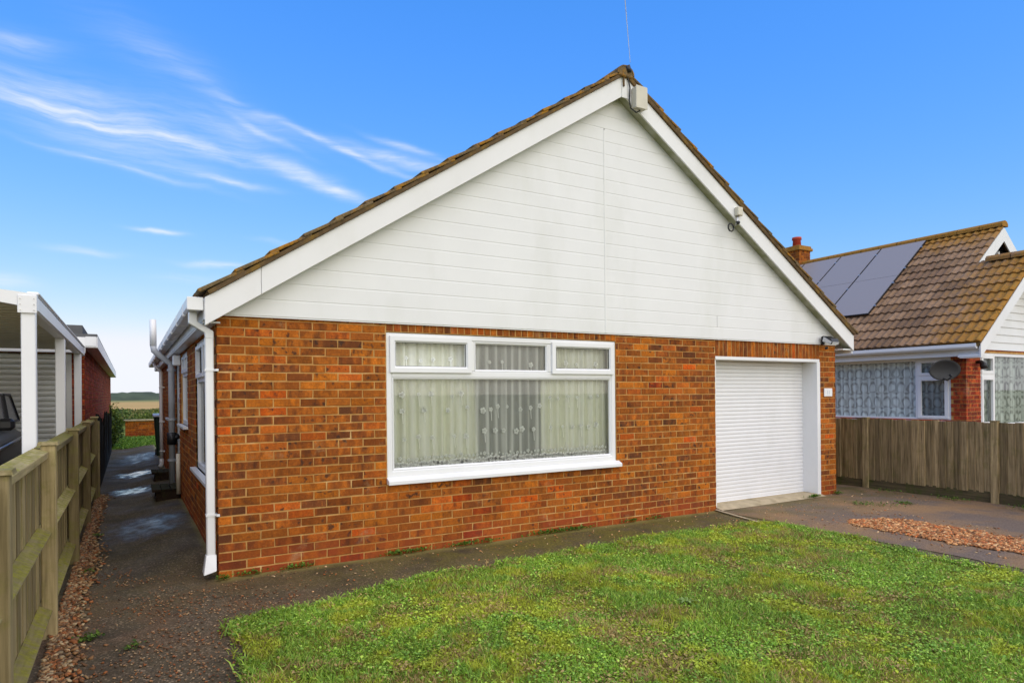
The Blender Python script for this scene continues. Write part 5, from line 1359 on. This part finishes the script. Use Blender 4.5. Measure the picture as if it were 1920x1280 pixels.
# small wall light at corner of the neighbour
wl = MB(); wl.tube([(12.87, NY - .01, 2.02), (12.87, NY - .08, 2.02), (12.86, NY - .12, 1.97), (12.84, NY - .14, 1.90)], [.03, .035, .06, .055], 12)
tag(wl.obj('wall_lamp', M_black, None, smooth=True), 'small black lamp by the front window of the neighbouring bungalow', 'lamp')

# ------------------------------------------------------------------ far background through the passage
def leafmass(name, cx0, cy0, z0, rx, ry, rz, n, size, tints, label, cat='shrub', trunk=True):
    t_ = empty(name, label, cat); t_.location = (cx0, cy0, z0)
    g_ = rng.normal(0, 1, (n, 3)); g_ /= np.linalg.norm(g_, axis=1)[:, None]; r = rng.random(n) ** .45
    blob = .75 + .45 * vnoise(g_[:, 0] * 2 + 5, g_[:, 1] * 2 + g_[:, 2] * 1.7, 1.6, int(abs(cx0 * 10 + cy0)))
    P = g_ * (r * blob)[:, None] * np.array([rx, ry, rz]); P[:, 2] += rz
    P[:, 2] = np.maximum(P[:, 2], .02)
    tt = np.stack([lin(c) for c in tints])[rng.integers(0, len(tints), n)] * (.6 + .7 * rng.random((n, 1)))
    V, F, T = leaflets(P[:, 0], P[:, 1], P[:, 2], size * (.6 + .8 * rng.random(n)), tt, 1.5)
    link('foliage', tint_mesh('foliage', V, F, T, M_leaf), t_)
    m = MB()
    for i in range(4):
        a = random.uniform(0, 6.28); m.tube([(0, 0, -.02), (.1 * rx * math.cos(a), .1 * ry * math.sin(a), rz * .5), (.6 * rx * math.cos(a), .6 * ry * math.sin(a), rz * 1.4)], [.03, .022, .008], 6)
    m.obj('stem', M_bark, t_)
G1 = [(62, 84, 32), (84, 106, 42), (106, 124, 52)]; G2 = [(104, 122, 46), (126, 136, 56), (92, 108, 40)]
leafmass('shrub', -1.1, 17.4, 0, .38, .8, .52, 2000, .08, G1, 'dark leafy shrub against the end of the dark fence')
leafmass('shrub', -1.5, 20.0, 0, .7, .8, .75, 2200, .08, G2, 'yellowish green shrub behind the dark leafy one')
leafmass('shrub', .6, 27.5, 0, 1.2, 1.0, .45, 2200, .10, G2, 'low green shrub just beyond the low brick wall')
leafmass('shrub', -1.8, 30, 0, 1.6, 1.2, .55, 2500, .10, G1, 'rounded green shrub beyond the low brick wall at its left')
lw = empty('garden_wall', 'low red brick wall across the end of the back lawn', 'wall')
o = MB().box(-.75, 9, 23.3, 23.5, -.05, .60).obj('wall_core', M_mortar, lw)
m = MB()
for ci in range(8):
    x = -.75 - (.1125 if ci % 2 else 0)
    while x < 9:
        a, b = max(x, -.75), x + .215; m.box(a, b, 23.285 + j(), 23.3, ci * .075, ci * .075 + .065, random.random() * .99 + .005); x += .225
q = m.obj('bricks', M_brick_s, o); q['kind'] = 'stuff'
MB().box(-.80, 9, 23.24, 23.56, .60, .66).obj('coping', M_concrete, lw, bevel=.01)
n = 16000; x = rng.uniform(-1.4, 3.5, n); y = rng.uniform(16.4, 23.2, n); hh = .02 + .05 * rng.random(n)
tt = np.stack([lin(c) for c in [(92, 132, 40), (118, 156, 52), (138, 164, 66), (84, 116, 40)]])[rng.integers(0, 4, n)] * (.6 + .7 * rng.random((n, 1)))
V, F, T = blades(x, y, np.full(n, -.005), hh, .02 + .02 * rng.random(n), hh, tt)
tag(link('back_grass', tint_mesh('back_grass', V, F, T, M_leaf)), 'bright green back lawn at the end of the side path', 'grass', kind='stuff')
# scrub strip and the wooded ridge
n = 26000; x = rng.uniform(-40, 60, n); y = rng.uniform(34, 74, n); hh = .10 + .55 * (vnoise(x, y, .12, 15) * .6 + vnoise(x, y, .4, 16) * .4) ** 2
tt = np.stack([lin(c) for c in [(92, 104, 46), (116, 118, 58), (140, 128, 72), (74, 90, 40)]])[rng.integers(0, 4, n)] * (.6 + .6 * rng.random((n, 1)))
V, F, T = blades(x, y, np.full(n, -.03), hh + .1, .25 + .2 * rng.random(n), hh * .6, tt)
tag(link('scrub', tint_mesh('scrub', V, F, T, M_leaf)), 'rough green and tan scrub between the garden and the fields', 'scrub', kind='stuff')
m = MB(); nx = 700; pts = []
for i in range(nx):
    x = -900 + 1800 * i / (nx - 1); r = 1 + .35 * math.sin(x * .011 + 1) + .22 * math.sin(x * .037) + .16 * math.sin(x * .11 + 2) + .08 * math.sin(x * .31)
    pts += [(x, 420 + 20 * math.sin(x * .01), -.1), (x, 450 + 20 * math.sin(x * .01), 2.6 + 1.5 * r + random.uniform(-.5, .5)), (x, 620, -.1)]
fs = []
for i in range(nx - 1): fs += [(3 * i, 3 * i + 3, 3 * i + 4, 3 * i + 1), (3 * i + 1, 3 * i + 4, 3 * i + 5, 3 * i + 2)]
m.poly(pts, fs); struct(m.obj('wooded_ridge', M_hill, smooth=True))

# ------------------------------------------------------------------ render settings
scene.render.engine = 'CYCLES'
scene.render.resolution_x, scene.render.resolution_y = 1024, 682
scene.cycles.max_bounces = 8; scene.cycles.transparent_max_bounces = 12
